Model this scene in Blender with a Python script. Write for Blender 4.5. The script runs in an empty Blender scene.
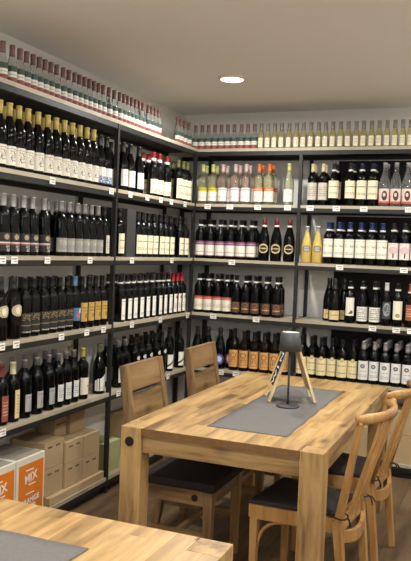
import bpy, bmesh, math, random
from mathutils import Vector, Matrix
random.seed(7)
scene = bpy.context.scene
COL = scene.collection
PI = math.pi
R = math.radians

# ---------------------------------------------------------------- camera
cam_data = bpy.data.cameras.new('camera')
cam = bpy.data.objects.new('camera', cam_data)
COL.objects.link(cam)
cam_data.sensor_fit = 'VERTICAL'
cam_data.sensor_height = 36.0
cam_data.lens = 740.03 / 561.0 * 36.0
cam_data.clip_start = 0.05
def aim(o, loc, yaw, pitch, roll):
    f = Vector((math.sin(yaw) * math.cos(pitch), math.cos(yaw) * math.cos(pitch), math.sin(pitch)))
    rt = Vector((math.cos(yaw), -math.sin(yaw), 0))
    up = rt.cross(f)
    r2 = rt * math.cos(roll) + up * math.sin(roll)
    u2 = -rt * math.sin(roll) + up * math.cos(roll)
    m = Matrix((r2, u2, -f)).transposed().to_4x4()
    m.translation = Vector(loc)
    o.matrix_world = m
aim(cam, (2.2481, -5.2951, 1.55), R(-22.03), R(-2.381), R(2.289))
scene.camera = cam

# ---------------------------------------------------------------- world, exposure
w = bpy.data.worlds.new('world')
scene.world = w
w.use_nodes = True
w.node_tree.nodes['Background'].inputs[0].default_value = (0.9, 0.85, 0.75, 1)
w.node_tree.nodes['Background'].inputs[1].default_value = 0.05
vs = scene.view_settings
vs.view_transform = 'Standard'
vs.look = 'None'
vs.gamma = 1.0
vs.use_curve_mapping = False
vs.exposure = 0.0
scene.cycles.use_denoising = True
scene.cycles.max_bounces = 10
scene.cycles.diffuse_bounces = 5
scene.cycles.transmission_bounces = 8
scene.cycles.caustics_reflective = False
scene.cycles.caustics_refractive = False
scene.cycles.sample_clamp_indirect = 4.0
LAMP_COLOR = (1.0, 1.0, 0.985)
LAMP_POWER = 26.0
ADDED_WINDOW_COLOR = (.93, .97, 1.0)
ADDED_WINDOW_POWER = 38.0
LAMPS = [(0.565, -0.82), (2.35, -0.82), (1.40, -2.55), (3.1, -3.0), (0.60, -4.5), (2.35, -4.5)]  # first one is visible; the others are added, unseen, for ceiling brightness

# ---------------------------------------------------------------- helpers
class MB:
    def __init__(self):
        self.v = []; self.f = []; self.uv = {}; self.mi = []; self.cm = 0; self.smooth = set()
    def quad(self, pts, uvs=None, smooth=False):
        n = len(self.v)
        self.v += [tuple(p) for p in pts]
        self.f.append(tuple(range(n, n + len(pts)))); self.mi.append(self.cm)
        if uvs: self.uv[len(self.f) - 1] = uvs
        if smooth: self.smooth.add(len(self.f) - 1)
    def box(self, x0, x1, y0, y1, z0, z1, M=None):
        n = len(self.v)
        c = [(x0, y0, z0), (x1, y0, z0), (x1, y1, z0), (x0, y1, z0), (x0, y0, z1), (x1, y0, z1), (x1, y1, z1), (x0, y1, z1)]
        if M: c = [tuple(M @ Vector(p)) for p in c]
        self.v += c
        for q in ((3, 2, 1, 0), (4, 5, 6, 7), (0, 1, 5, 4), (1, 2, 6, 5), (2, 3, 7, 6), (3, 0, 4, 7)):
            self.f.append(tuple(n + i for i in q)); self.mi.append(self.cm)
        return self
    def prism(self, p0, p1, a0, b0, a1, b1, up=None):
        # bar from p0 to p1 with rectangular section (a x b) changing along the way
        p0 = Vector(p0); p1 = Vector(p1); d = (p1 - p0).normalized()
        up = Vector(up) if up else (Vector((0, 1, 0)) if abs(d.y) < .8 else Vector((1, 0, 0)))
        s = d.cross(up).normalized(); t = s.cross(d).normalized()
        n = len(self.v)
        for p, a, b in ((p0, a0, b0), (p1, a1, b1)):
            for i, j in ((-1, -1), (1, -1), (1, 1), (-1, 1)):
                self.v.append(tuple(p + s * (i * a / 2) + t * (j * b / 2)))
        for q in ((3, 2, 1, 0), (4, 5, 6, 7), (0, 1, 5, 4), (1, 2, 6, 5), (2, 3, 7, 6), (3, 0, 4, 7)):
            self.f.append(tuple(n + i for i in q)); self.mi.append(self.cm)
        return self
    def tube(self, pts, rad, seg=10, caps=True, flat=None):
        # swept round (or elliptical) section along pts
        pts = [Vector(p) for p in pts]
        rad = rad if isinstance(rad, (list, tuple)) else [rad] * len(pts)
        n0 = len(self.v); prev = None
        for i, p in enumerate(pts):
            d = (pts[min(i + 1, len(pts) - 1)] - pts[max(i - 1, 0)]).normalized()
            if prev is None:
                u = d.cross(Vector((0, 0, 1)))
                if u.length < .1: u = Vector((0, 1, 0))
            else:
                u = prev - d * prev.dot(d)
            u.normalize(); prev = u; t = d.cross(u)
            for k in range(seg):
                a = 2 * PI * k / seg
                self.v.append(tuple(p + (u * math.cos(a) + t * math.sin(a)) * rad[i]))
        for i in range(len(pts) - 1):
            for k in range(seg):
                a = n0 + i * seg + k; b = n0 + i * seg + (k + 1) % seg
                self.f.append((a, a + seg, b + seg, b)); self.mi.append(self.cm); self.smooth.add(len(self.f) - 1)
        if caps:
            self.f.append(tuple(n0 + k for k in range(seg))); self.mi.append(self.cm)
            m = n0 + (len(pts) - 1) * seg
            self.f.append(tuple(m + k for k in reversed(range(seg)))); self.mi.append(self.cm)
        return self
    def lathe(self, prof, seg=20, c=(0, 0, 0)):
        n0 = len(self.v)
        for r, z in prof:
            for k in range(seg):
                a = 2 * PI * k / seg
                self.v.append((c[0] + r * math.cos(a), c[1] + r * math.sin(a), c[2] + z))
        for i in range(len(prof) - 1):
            for k in range(seg):
                a = n0 + i * seg + k; b = n0 + i * seg + (k + 1) % seg
                self.f.append((a, b, b + seg, a + seg)); self.mi.append(self.cm); self.smooth.add(len(self.f) - 1)
        self.f.append(tuple(n0 + k for k in reversed(range(seg)))); self.mi.append(self.cm)
        m = n0 + (len(prof) - 1) * seg
        self.f.append(tuple(m + k for k in range(seg))); self.mi.append(self.cm)
        return self
    def mesh(self, name):
        me = bpy.data.meshes.new(name)
        me.from_pydata(self.v, [], self.f)
        if self.uv:
            l = me.uv_layers.new(name='UVMap')
            for p in me.polygons:
                for j, li in enumerate(p.loop_indices):
                    if p.index in self.uv: l.data[li].uv = self.uv[p.index][j]
        for p in me.polygons:
            p.material_index = self.mi[p.index]
            p.use_smooth = p.index in self.smooth
        me.update()
        return me
    def build(self, name, mat, parent=None, bevel=0.0, loc=None):
        me = self.mesh(name)
        mats = mat if isinstance(mat, (list, tuple)) else [mat]
        for m in mats: me.materials.append(m)
        if bevel:
            bm = bmesh.new(); bm.from_mesh(me)
            bmesh.ops.bevel(bm, geom=[e for e in bm.edges if len(e.link_faces) == 2 and e.calc_face_angle() > 0.6], offset=bevel, segments=2, profile=.5, affect='EDGES', clamp_overlap=True)
            bm.to_mesh(me); bm.free()
        o = bpy.data.objects.new(name, me)
        COL.objects.link(o)
        if parent: o.parent = parent
        if loc: o.location = loc
        return o
def tag(o, label, cat, group=None, kind=None):
    o['label'] = label; o['category'] = cat
    if group: o['group'] = group
    if kind: o['kind'] = kind
    return o
def thing(name, label, cat, loc=(0, 0, 0), rz=0.0, group=None):
    o = bpy.data.objects.new(name, None)
    COL.objects.link(o)
    o.empty_display_size = .1
    o.location = loc; o.rotation_euler = (0, 0, rz)
    return tag(o, label, cat, group)
def structure(o):
    o['kind'] = 'structure'
    return o
def copy_tree(o, parent=None):
    c = o.copy(); COL.objects.link(c)
    if parent: c.parent = parent
    for ch in list(o.children): copy_tree(ch, c)
    return c

# ---------------------------------------------------------------- materials
class NT:
    def __init__(self, name):
        self.m = bpy.data.materials.new(name); self.m.use_nodes = True
        self.t = self.m.node_tree; self.n = self.t.nodes
        self.b = self.n['Principled BSDF']
    def new(self, typ, **kw):
        n = self.n.new(typ)
        for k, v in kw.items(): setattr(n, k, v)
        return n
    def link(self, a, b): self.t.links.new(a, b)
    def math(self, op, a, b=None, c=None):
        n = self.new('ShaderNodeMath', operation=op)
        for i, x in enumerate((a, b, c)):
            if x is None: continue
            if isinstance(x, (int, float)): n.inputs[i].default_value = x
            else: self.link(x, n.inputs[i])
        return n.outputs[0]
    def mix(self, fac, a, b, mode='MIX'):
        n = self.new('ShaderNodeMix', data_type='RGBA', blend_type=mode)
        for i, x in ((0, fac), (6, a), (7, b)):
            if isinstance(x, (int, float)): n.inputs[i].default_value = x
            elif isinstance(x, tuple): n.inputs[i].default_value = (*x[:3], 1)
            else: self.link(x, n.inputs[i])
        return n.outputs[2]
    def noise(self, vec, scale, detail=3, rough=.5):
        n = self.new('ShaderNodeTexNoise'); n.inputs['Scale'].default_value = scale
        n.inputs['Detail'].default_value = detail; n.inputs['Roughness'].default_value = rough
        if vec is not None: self.link(vec, n.inputs['Vector'])
        return n.outputs[0]
    def ramp(self, fac, stops):
        n = self.new('ShaderNodeValToRGB')
        e = n.color_ramp.elements
        while len(e) < len(stops): e.new(.5)
        for i, (p, c) in enumerate(stops): e[i].position = p; e[i].color = (*c, 1)
        self.link(fac, n.inputs[0])
        return n.outputs[0]
    def bump(self, h, strength=.2, dist=.01):
        n = self.new('ShaderNodeBump'); n.inputs['Strength'].default_value = strength
        n.inputs['Distance'].default_value = dist
        self.link(h, n.inputs['Height']); self.link(n.outputs[0], self.b.inputs['Normal'])
def srgb(r, g, b):
    f = lambda c: (c / 255 / 12.92) if c / 255 <= .04045 else ((c / 255 + .055) / 1.055) ** 2.4
    return (f(r), f(g), f(b))
def plain(name, col, rough=.5, metal=0.0, spec=.5, noise=0.0, nscale=30, bump=0.0):
    k = NT(name); b = k.b
    b.inputs['Roughness'].default_value = rough; b.inputs['Metallic'].default_value = metal
    b.inputs['Specular IOR Level'].default_value = spec
    tc = k.new('ShaderNodeTexCoord')
    n = k.noise(tc.outputs['Object'], nscale)
    c = k.mix(n, tuple(x * (1 - noise) for x in col), tuple(min(1, x * (1 + noise)) for x in col))
    k.link(c, b.inputs['Base Color'])
    if bump: k.bump(n, bump, .003)
    return k.m
def glass(name, col, trans=.0, rough=.08):
    k = NT(name); b = k.b
    b.inputs['Base Color'].default_value = (*col, 1); b.inputs['Roughness'].default_value = rough
    b.inputs['Transmission Weight'].default_value = trans; b.inputs['Specular IOR Level'].default_value = .5 if trans else .24; b.inputs['IOR'].default_value = 1.45
    return k.m
def wood(name, base, dark, light, axis='y', stave=.07, length=.5, rough=.45, gap=0.0, across='x', bump=.15, knots=.6, var=1.0):
    """staves running along AXIS in object space, each with its own tone, with grain and knots"""
    k = NT(name); b = k.b
    tc = k.new('ShaderNodeTexCoord'); sp = k.new('ShaderNodeSeparateXYZ'); k.link(tc.outputs['Object'], sp.inputs[0])
    ax = {'x': 0, 'y': 1, 'z': 2}
    A = sp.outputs[ax[axis]]; X = sp.outputs[ax[across]]
    cell = k.math('FLOOR', k.math('DIVIDE', X, stave))
    wn = k.new('ShaderNodeTexWhiteNoise', noise_dimensions='1D'); k.link(cell, wn.inputs['W'])
    seg = k.math('FLOOR', k.math('ADD', k.math('DIVIDE', A, length), k.math('MULTIPLY', wn.outputs[0], 7.0)))
    wn2 = k.new('ShaderNodeTexWhiteNoise', noise_dimensions='2D')
    cv = k.new('ShaderNodeCombineXYZ'); k.link(cell, cv.inputs[0]); k.link(seg, cv.inputs[1]); k.link(cv.outputs[0], wn2.inputs['Vector'])
    tone = wn2.outputs[0]
    # stretched grain
    mp = k.new('ShaderNodeMapping'); k.link(tc.outputs['Object'], mp.inputs[0])
    s = [14.0, 14.0, 14.0]; s[ax[axis]] = 1.6
    mp.inputs['Scale'].default_value = s
    off = k.new('ShaderNodeVectorMath', operation='ADD'); k.link(mp.outputs[0], off.inputs[0])
    sc = k.new('ShaderNodeVectorMath', operation='SCALE'); k.link(wn2.outputs[1], sc.inputs[0]); sc.inputs['Scale'].default_value = 20.0
    k.link(sc.outputs[0], off.inputs[1])
    g = k.noise(off.outputs[0], 1.0, 5, .6)
    g2 = k.noise(off.outputs[0], 5.0, 3, .6)
    c = k.ramp(g, [(.33, dark), (.5, base), (.68, light)])
    c = k.mix(k.math('MULTIPLY', g2, .5), c, dark, 'MIX')
    tint = k.ramp(tone, [(0, tuple(1 - .38 * var * q for q in (1, 1.05, 1.1))), (.5, (1, 1, 1)), (1, tuple(1 + .22 * var * q for q in (1, .95, .85)))])
    c = k.mix(1.0, c, tint, 'MULTIPLY')
    # knots
    if knots:
        mp2 = k.new('ShaderNodeMapping'); k.link(tc.outputs['Object'], mp2.inputs[0])
        s2 = [7.0, 7.0, 7.0]; s2[ax[axis]] = 3.2; mp2.inputs['Scale'].default_value = s2
        vo = k.new('ShaderNodeTexVoronoi'); vo.inputs['Scale'].default_value = 1.0; k.link(mp2.outputs[0], vo.inputs['Vector'])
        kn = k.ramp(vo.outputs['Distance'], [(.04, (1, 1, 1)), (.19, (0, 0, 0))])
        c = k.mix(k.math('MULTIPLY', kn, knots), c, tuple(q * .35 for q in dark))
    if gap:
        fx = k.math('FRACT', k.math('DIVIDE', X, stave))
        e = k.math('LESS_THAN', k.math('MINIMUM', fx, k.math('SUBTRACT', 1.0, fx)), gap)
        c = k.mix(k.math('MULTIPLY', e, .7), c, tuple(q * .25 for q in dark))
    k.link(c, b.inputs['Base Color'])
    b.inputs['Roughness'].default_value = rough
    k.bump(g, bump, .004)
    return k.m
def label_mat(name, base, items=(), rough=.7):
    """printed paper: UV runs 0-1 across and up the label. items: ('band',v0,v1,col[,u0,u1]) ('lines',v0,v1,n,col) ('disc',u,v,ru,rv,col) ('ring',...) ('slash',col)"""
    k = NT(name); b = k.b
    b.inputs['Roughness'].default_value = rough
    tc = k.new('ShaderNodeTexCoord'); sp = k.new('ShaderNodeSeparateXYZ'); k.link(tc.outputs['UV'], sp.inputs[0])
    U, V = sp.outputs[0], sp.outputs[1]
    n = k.noise(tc.outputs['UV'], 6)
    c = k.mix(n, tuple(x * .94 for x in base), tuple(min(1, x * 1.04) for x in base))
    def rng(x, a, bb): return k.math('MULTIPLY', k.math('GREATER_THAN', x, a), k.math('LESS_THAN', x, bb))
    for it in items:
        if it[0] == 'band':
            m = rng(V, it[1], it[2])
            if len(it) > 4: m = k.math('MULTIPLY', m, rng(U, it[4], it[5]))
            c = k.mix(m, c, it[3])
        elif it[0] == 'lines':
            _, v0, v1, cnt, col = it[:5]; u0, u1 = it[5:7] if len(it) > 5 else (.12, .88)
            t = k.math('MULTIPLY', k.math('DIVIDE', k.math('SUBTRACT', V, v0), v1 - v0), float(cnt))
            row = k.math('FLOOR', t); fr = k.math('FRACT', t)
            cv = k.new('ShaderNodeCombineXYZ'); k.link(k.math('MULTIPLY', U, 22.0), cv.inputs[0]); k.link(k.math('MULTIPLY', row, 9.3), cv.inputs[1])
            nn = k.noise(cv.outputs[0], 1.0, 1)
            m = k.math('MULTIPLY', rng(fr, .25, .75), k.math('GREATER_THAN', nn, .45))
            m = k.math('MULTIPLY', m, k.math('MULTIPLY', rng(V, v0, v1), rng(U, u0, u1)))
            c = k.mix(m, c, col)
        elif it[0] in ('disc', 'ring'):
            _, u, v, ru, rv, col = it
            d = k.math('SQRT', k.math('ADD', k.math('POWER', k.math('DIVIDE', k.math('SUBTRACT', U, u), ru), 2.0), k.math('POWER', k.math('DIVIDE', k.math('SUBTRACT', V, v), rv), 2.0)))
            m = k.math('LESS_THAN', d, 1.0) if it[0] == 'disc' else rng(d, .72, 1.0)
            c = k.mix(m, c, col)
        elif it[0] == 'script':
            _, u, v, ru, rv, col = it
            cv = k.new('ShaderNodeCombineXYZ'); k.link(k.math('MULTIPLY', U, 7.0), cv.inputs[0]); k.link(k.math('MULTIPLY', V, 7.0), cv.inputs[1])
            nn = k.noise(cv.outputs[0], 1.0, 2)
            m = k.math('MULTIPLY', rng(nn, .47, .53), k.math('MULTIPLY', rng(U, u - ru, u + ru), rng(V, v - rv, v + rv)))
            c = k.mix(m, c, col)
        elif it[0] == 'slash':
            t = k.math('ADD', k.math('MULTIPLY', U, -.55), V)
            c = k.mix(rng(t, .12, .26), c, it[1])
    k.link(c, b.inputs['Base Color'])
    return k.m

M = {}
M['black_metal'] = plain('black_metal', srgb(33, 31, 29), .5, .0, .4, .15, 40)
M['shelf_wood'] = wood('shelf_wood', srgb(182, 170, 146), srgb(158, 144, 120), srgb(198, 188, 166), 'y', .4, 3, .55, knots=0, var=.2)
M['shelf_wood_x'] = wood('shelf_wood_across', srgb(182, 170, 146), srgb(158, 144, 120), srgb(198, 188, 166), 'x', .4, 3, .55, across='y', knots=0, var=.2)
M['wall'] = plain('painted_plaster', srgb(232, 229, 222), .9, 0, .2, .03, 60, .05)
M['ceiling'] = plain('ceiling_paint', srgb(240, 238, 234), .95, 0, .2, .02, 60)
M['floor'] = wood('floor_planks', srgb(112, 88, 62), srgb(80, 61, 42), srgb(132, 107, 78), 'y', .19, 1.3, .45, gap=.012, bump=.08, knots=.3, var=.5)
TW = (srgb(190, 153, 98), srgb(116, 84, 48), srgb(214, 179, 120))
M['table_wood'] = wood('table_wood', *TW, 'y', .058, .55, .42, gap=.006, knots=.8, var=.8)
M['table_wood_x'] = wood('table_wood_across', *TW, 'x', .2, 3, .42, across='z', knots=.6, var=.5)
M['table_wood_z'] = wood('table_wood_upright', *TW, 'z', .12, 3, .45, knots=.6, var=.4)
M['end_grain_shaded'] = plain('end_grain_shaded', srgb(118, 86, 52), .6, 0, .3, .35, 45)
CW = (srgb(154, 122, 80), srgb(100, 74, 46), srgb(178, 146, 102))
M['chair_wood'] = wood('chair_wood', *CW, 'z', .2, 3, .45, across='y', knots=.6, var=.4)
M['chair_wood_y'] = wood('chair_wood_slat', *CW, 'y', .25, 3, .45, across='z', knots=.8, var=.4)
M['chair_wood_x'] = wood('chair_wood_rail', *CW, 'x', .25, 3, .45, across='z', knots=.5, var=.4)
BW = (srgb(182, 138, 82), srgb(146, 104, 56), srgb(204, 164, 106))
M['beech'] = wood('beech', *BW, 'z', .3, 3, .32, across='y', knots=0, var=.2, bump=.05)
M['cushion'] = plain('dark_cushion', srgb(44, 38, 36), .75, 0, .3, .2, 60, .2)
M['iron'] = plain('dark_iron', srgb(38, 35, 34), .45, .6, .5, .2, 60)
M['runner'] = plain('grey_felt', srgb(112, 109, 105), .95, 0, .1, .12, 90, .3)
M['lamp_metal'] = plain('anthracite_metal', srgb(66, 65, 66), .5, .0, .4, .05, 40)
M['diffuser'] = plain('lamp_diffuser', srgb(235, 228, 214), .5, 0, .3)
M['pine'] = wood('pine', srgb(226, 202, 156), srgb(204, 174, 124), srgb(234, 214, 174), 'z', .2, 3, .5, across='y', knots=0, var=.1, bump=.05)
M['chalkboard'] = plain('chalkboard', srgb(36, 36, 36), .8, 0, .2, .15, 30)
M['white_print'] = plain('white_print', srgb(238, 234, 224), .7)
M['kraft'] = plain('kraft_cardboard', srgb(184, 158, 120), .85, 0, .15, .06, 12)
M['kraft_dark'] = plain('kraft_inside', srgb(128, 102, 70), .9, 0, .1, .06, 12)
M['green_card'] = plain('pale_green_cardboard', srgb(184, 186, 132), .85, 0, .15, .06, 12)
M['carton_white'] = plain('white_cardboard', srgb(226, 218, 200), .8, 0, .2, .03, 20)
M['carton_orange'] = plain('orange_print', srgb(226, 128, 38), .7, 0, .25, .05, 20)
M['carton_grey'] = plain('grey_cardboard', srgb(150, 142, 128), .85, 0, .15, .06, 20)
M['box_dark'] = plain('black_giftbox', srgb(30, 29, 29), .6, 0, .3, .1, 20)
M['box_grey'] = plain('charcoal_giftbox', srgb(62, 61, 60), .6, 0, .3, .1, 20)
M['ink'] = plain('dark_ink', srgb(60, 48, 38), .8)
M['tag'] = label_mat('price_tag_paper', srgb(238, 234, 224), [('lines', .5, .85, 1, srgb(90, 86, 80)), ('lines', .15, .45, 1, srgb(120, 116, 110), .4, .9)])
M['dark_panel'] = plain('black_backboard', srgb(34, 32, 31), .7, 0, .3, .1, 20)
k = NT('lamp_glow'); k.b.inputs['Emission Color'].default_value = (1, .93, .82, 1); k.b.inputs['Emission Strength'].default_value = 14.0
M['glow'] = k.m

# ---------------------------------------------------------------- the room
WX, WY, CZ = -0.285, 0.345, 2.655
RX, RY = 3.7, -7.2
structure(MB().box(WX - .1, RX + .1, RY - .1, WY + .1, -.1, 0).build('floor', M['floor']))
structure(MB().box(WX - .1, RX + .1, RY - .1, WY + .1, CZ, CZ + .1).build('ceiling', M['ceiling']))
structure(MB().box(WX - .1, WX, RY, WY, 0, CZ).build('wall_left', M['wall']))
structure(MB().box(WX - .1, RX + .1, WY, WY + .1, 0, CZ).build('wall_back', M['wall']))
structure(MB().box(RX, RX + .1, RY, WY, 0, CZ).build('wall_right', M['wall']))
wf = MB()
W0, W1, WZ0, WZ1 = 0.3, 3.5, 1.55, 2.55  # high window opening added behind the camera to brighten the ceiling
for bx_ in ((WX - .1, W0, 0, CZ), (W1, RX + .1, 0, CZ), (W0, W1, 0, WZ0), (W0, W1, WZ1, CZ)):
    wf.box(bx_[0], bx_[1], RY - .1, RY, bx_[2], bx_[3])
structure(wf.build('wall_front', M['wall']))
win = MB()
for x in (W0, (W0 + W1) / 2 - .03, W1 - .06): win.box(x, x + .06, RY - .07, RY - .02, WZ0, WZ1)
for z in (WZ0, WZ1 - .06): win.box(W0, W1, RY - .07, RY - .02, z, z + .06)
structure(win.build('added_window_1', M['black_metal']))
win_fill = bpy.data.lights.new('added_window_fill', 'AREA'); win_fill.shape = 'RECTANGLE'; win_fill.size = W1 - W0; win_fill.size_y = WZ1 - WZ0  # fill light standing in the added, unseen window
win_fill.energy = ADDED_WINDOW_POWER; win_fill.color = ADDED_WINDOW_COLOR
dl = bpy.data.objects.new('added_window_fill', win_fill); COL.objects.link(dl)
dl.location = ((W0 + W1) / 2, RY - .09, (WZ0 + WZ1) / 2); dl.rotation_euler = (PI / 2, 0, 0)

# ---------------------------------------------------------------- ceiling downlights
def downlight(x, y, label):
    t = thing('ceiling_downlight', label, 'ceiling light', (x, y, CZ), 0, 'round ceiling downlights')
    MB().lathe([(.060, -.001), (.088, -.001), (.088, -.010), (.078, -.016), (.072, -.016), (.072, -.006), (.060, -.006)], 40).build('trim_ring', M['white_print'], t)
    MB().lathe([(.0, -.006), (.074, -.006), (.074, -.014), (.0, -.017)], 40).build('diffuser', M['glow'], t)
    ld = bpy.data.lights.new('downlight_beam', 'AREA'); ld.shape = 'DISK'; ld.size = .15
    ld.energy = LAMP_POWER; ld.color = LAMP_COLOR; ld.spread = R(179)
    lo = bpy.data.objects.new('downlight_beam', ld); COL.objects.link(lo)
    lo.parent = t; lo.location = (0, 0, -.024)
for i, (x, y) in enumerate(LAMPS):
    downlight(x, y, ['round white glowing downlight in the ceiling near the corner of the racks',
                     'added unseen downlight in the ceiling before the end rack right bay',
                     'added unseen downlight in the ceiling above the near end of the rack-side table',
                     'added unseen downlight in the ceiling above the open floor beside the tables',
                     'added unseen downlight in the ceiling over the left edge of the foreground table',
                     'added unseen downlight in the ceiling over the camera standpoint'][i])

# ---------------------------------------------------------------- wine racks
S = {1: 2.324, 2: 1.904, 3: 1.483, 4: 1.0615, 5: .635, 6: .10}
PY = -1.254; PX = .8206; DL = .27; DB = .33; YE = -2.51; XE = 2.075
rack = thing('wine_rack', 'black metal wine rack with pale wood shelves along the wall at the left', 'shelving rack', (0, -1.25, 0))
def part(mb, name, mat, t, bevel=0.0):
    o = mb.build(name, mat, t, bevel)
    return o
def shifted(t):
    x, y, z = t.location
    return x, y, z
def rbox(t, name, mat, x0, x1, y0, y1, z0, z1, parent=None, bevel=0.0):
    ox, oy, oz = t.location
    return MB().box(x0 - ox, x1 - ox, y0 - oy, y1 - oy, z0 - oz, z1 - oz).build(name, mat, parent or t, bevel)
TOPZ = S[1] - .022
for y in (YE, PY, -.0155):
    rbox(rack, 'post', M['black_metal'], -.024, .002, y - .011, y + .011, 0, TOPZ)
    rbox(rack, 'post', M['black_metal'], -DL, -DL + .024, y - .011, y + .011, 0, TOPZ)
for a, b in ((YE + .011, PY - .011), (PY + .011, -.026)):
    for n in range(2, 7):
        z = S[n]
        s = rbox(rack, 'shelf', M['shelf_wood'], -DL, 0, a, b, z - .022, z)
        rbox(rack, 'beam', M['black_metal'], -.028, -.002, a, b, z - .052, z - .0221, s)
        rbox(rack, 'beam', M['black_metal'], -DL, -DL + .026, a, b, z - .052, z - .0221, s)
        rbox(rack, 'underside_plate', M['dark_panel'], -DL + .027, -.029, a, b, z - .030, z - .0221, s)
    rbox(rack, 'plinth', M['black_metal'], -.05, -.03, a, b, 0, S[6] - .0525)
s = rbox(rack, 'shelf', M['shelf_wood'], -DL, 0, YE - .015, 0, TOPZ, S[1])
for a, b in ((YE + .011, PY - .011), (PY + .011, -.026)):
    rbox(rack, 'beam', M['black_metal'], -.028, -.002, a, b, TOPZ - .03, TOPZ - .0001, s)
    rbox(rack, 'beam', M['black_metal'], -DL, -DL + .026, a, b, TOPZ - .03, TOPZ - .0001, s)
    rbox(rack, 'underside_plate', M['dark_panel'], -DL + .027, -.029, a, b, TOPZ - .008, TOPZ - .0001, s)
rbox(rack, 'upstand', M['black_metal'], -DL, -DL + .012, YE, -.01, S[1] + .0001, S[1] + .055)

rack2 = thing('wine_rack', 'black metal wine rack with pale wood shelves across the end wall', 'shelving rack', (.9, .16, 0))
for x in (PX, XE):
    rbox(rack2, 'post', M['black_metal'], x - .012, x + .012, -.002, .024, 0, TOPZ)
    rbox(rack2, 'post', M['black_metal'], x - .012, x + .012, DB - .024, DB, 0, TOPZ)
rbox(rack2, 'post', M['black_metal'], -DL, -DL + .03, DB - .03, DB, 0, TOPZ)
rbox(rack2, 'post', M['black_metal'], -.03, .0, DB - .03, DB, 0, TOPZ)
for a, b in ((-DL, PX - .012), (PX + .012, XE - .012)):
    for n in range(2, 7):
        z = S[n]
        a1 = a
        s = rbox(rack2, 'shelf', M['shelf_wood_x'], a1, b, 0.0005, DB, z - .022, z)
        rbox(rack2, 'beam', M['black_metal'], max(a1, 0.003), b, .002, .028, z - .052, z - .0221, s)
        rbox(rack2, 'beam', M['black_metal'], a1, b, DB - .026, DB, z - .052, z - .0221, s)
        rbox(rack2, 'underside_plate', M['dark_panel'], a1, b, .029, DB - .027, z - .030, z - .0221, s)
    rbox(rack2, 'plinth', M['black_metal'], max(a, .003), b, .03, .05, 0, S[6] - .0525)
s = rbox(rack2, 'shelf', M['shelf_wood_x'], -DL, XE + .015, .0005, DB, TOPZ, S[1])
rbox(rack2, 'beam', M['black_metal'], .003, XE - .02, .002, .028, TOPZ - .03, TOPZ - .0001, s)
rbox(rack2, 'beam', M['black_metal'], -DL, XE, DB - .026, DB, TOPZ - .03, TOPZ - .0001, s)
rbox(rack2, 'underside_plate', M['dark_panel'], .001, XE - .02, .029, DB - .027, TOPZ - .008, TOPZ - .0001, s)
for n in range(5, 1, -1):
    rbox(rack2, 'backboard', M['dark_panel'], 1.03, XE - .02, DB + .001, DB + .012, S[n] - .02, S[n - 1] - .06)

# ---------------------------------------------------------------- bottles
def arc_label(r, z0, z1, arc, shape='rect'):
    mb = MB(); A = R(arc)
    def pt(u, v): a = (u - .5) * A; return (r * math.cos(a), r * math.sin(a), z0 + v * (z1 - z0))
    if shape == 'rect':
        n = 10
        for i in range(n):
            u0, u1 = i / n, (i + 1) / n
            mb.quad([pt(u0, 0), pt(u1, 0), pt(u1, 1), pt(u0, 1)], [(u0, 0), (u1, 0), (u1, 1), (u0, 1)], True)
    elif shape == 'torn':
        prof = [(0, .0, .6), (.2, .0, .72), (.4, .0, .74), (.55, .0, .86), (.75, .06, .98), (.88, .16, .92), (1, .22, .8)]
        for (u0, a0, b0), (u1, a1, b1) in zip(prof, prof[1:]):
            mb.quad([pt(u0, a0), pt(u1, a1), pt(u1, b1), pt(u0, b0)], [(u0, a0), (u1, a1), (u1, b1), (u0, b0)], True)
    else:
        n = 20
        for i in range(n):
            a0, a1 = 2 * PI * i / n, 2 * PI * (i + 1) / n
            P = lambda a, q: (.5 + .5 * q * math.cos(a), .5 + .5 * q * math.sin(a))
            for q0, q1 in ((0, .5), (.5, 1)):
                us = [P(a0, q0), P(a0, q1), P(a1, q1)] + ([P(a1, q0)] if q0 else [])
                mb.quad([pt(*x) for x in us], us, True)
    return mb
SHAPES = {  # profile of (radius, height)
 'bordeaux': [(.030, 0), (.0355, .002), (.0372, .006), (.0372, .190), (.0365, .200), (.0335, .212), (.027, .223), (.0185, .234), (.0155, .245), (.0145, .262), (.0142, .296), (.0155, .297), (.0155, .302), (.013, .303)],
 'burgundy': [(.030, 0), (.0365, .002), (.0380, .006), (.0380, .150), (.0370, .168), (.0330, .190), (.0270, .212), (.0205, .232), (.0162, .250), (.0147, .268), (.0143, .300), (.0157, .301), (.0157, .307), (.013, .308)],
 'tall': [(.030, 0), (.0345, .002), (.0365, .006), (.0365, .178), (.0355, .192), (.0320, .210), (.0250, .232), (.0182, .248), (.0152, .262), (.0145, .300), (.0145, .318), (.0155, .319), (.0155, .325), (.013, .326)],
 'sparkling': [(.034, 0), (.0405, .003), (.0425, .008), (.0425, .140), (.0410, .165), (.0365, .192), (.0290, .220), (.0215, .245), (.0172, .262), (.0160, .285), (.0172, .287), (.0172, .298), (.0158, .312), (.012, .315)],
 'liqueur': [(.032, 0), (.0375, .002), (.0395, .006), (.0395, .105), (.0385, .125), (.0340, .150), (.0265, .180), (.0195, .205), (.0160, .222), (.0150, .240), (.0150, .258), (.0165, .259), (.0165, .268), (.013, .269)],
 'small': [(.020, 0), (.0235, .001), (.0250, .004), (.0250, .082), (.0240, .094), (.0205, .109), (.0162, .125), (.0137, .140), (.0128, .173), (.0138, .174), (.0138, .187), (.011, .188)],
}
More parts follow.
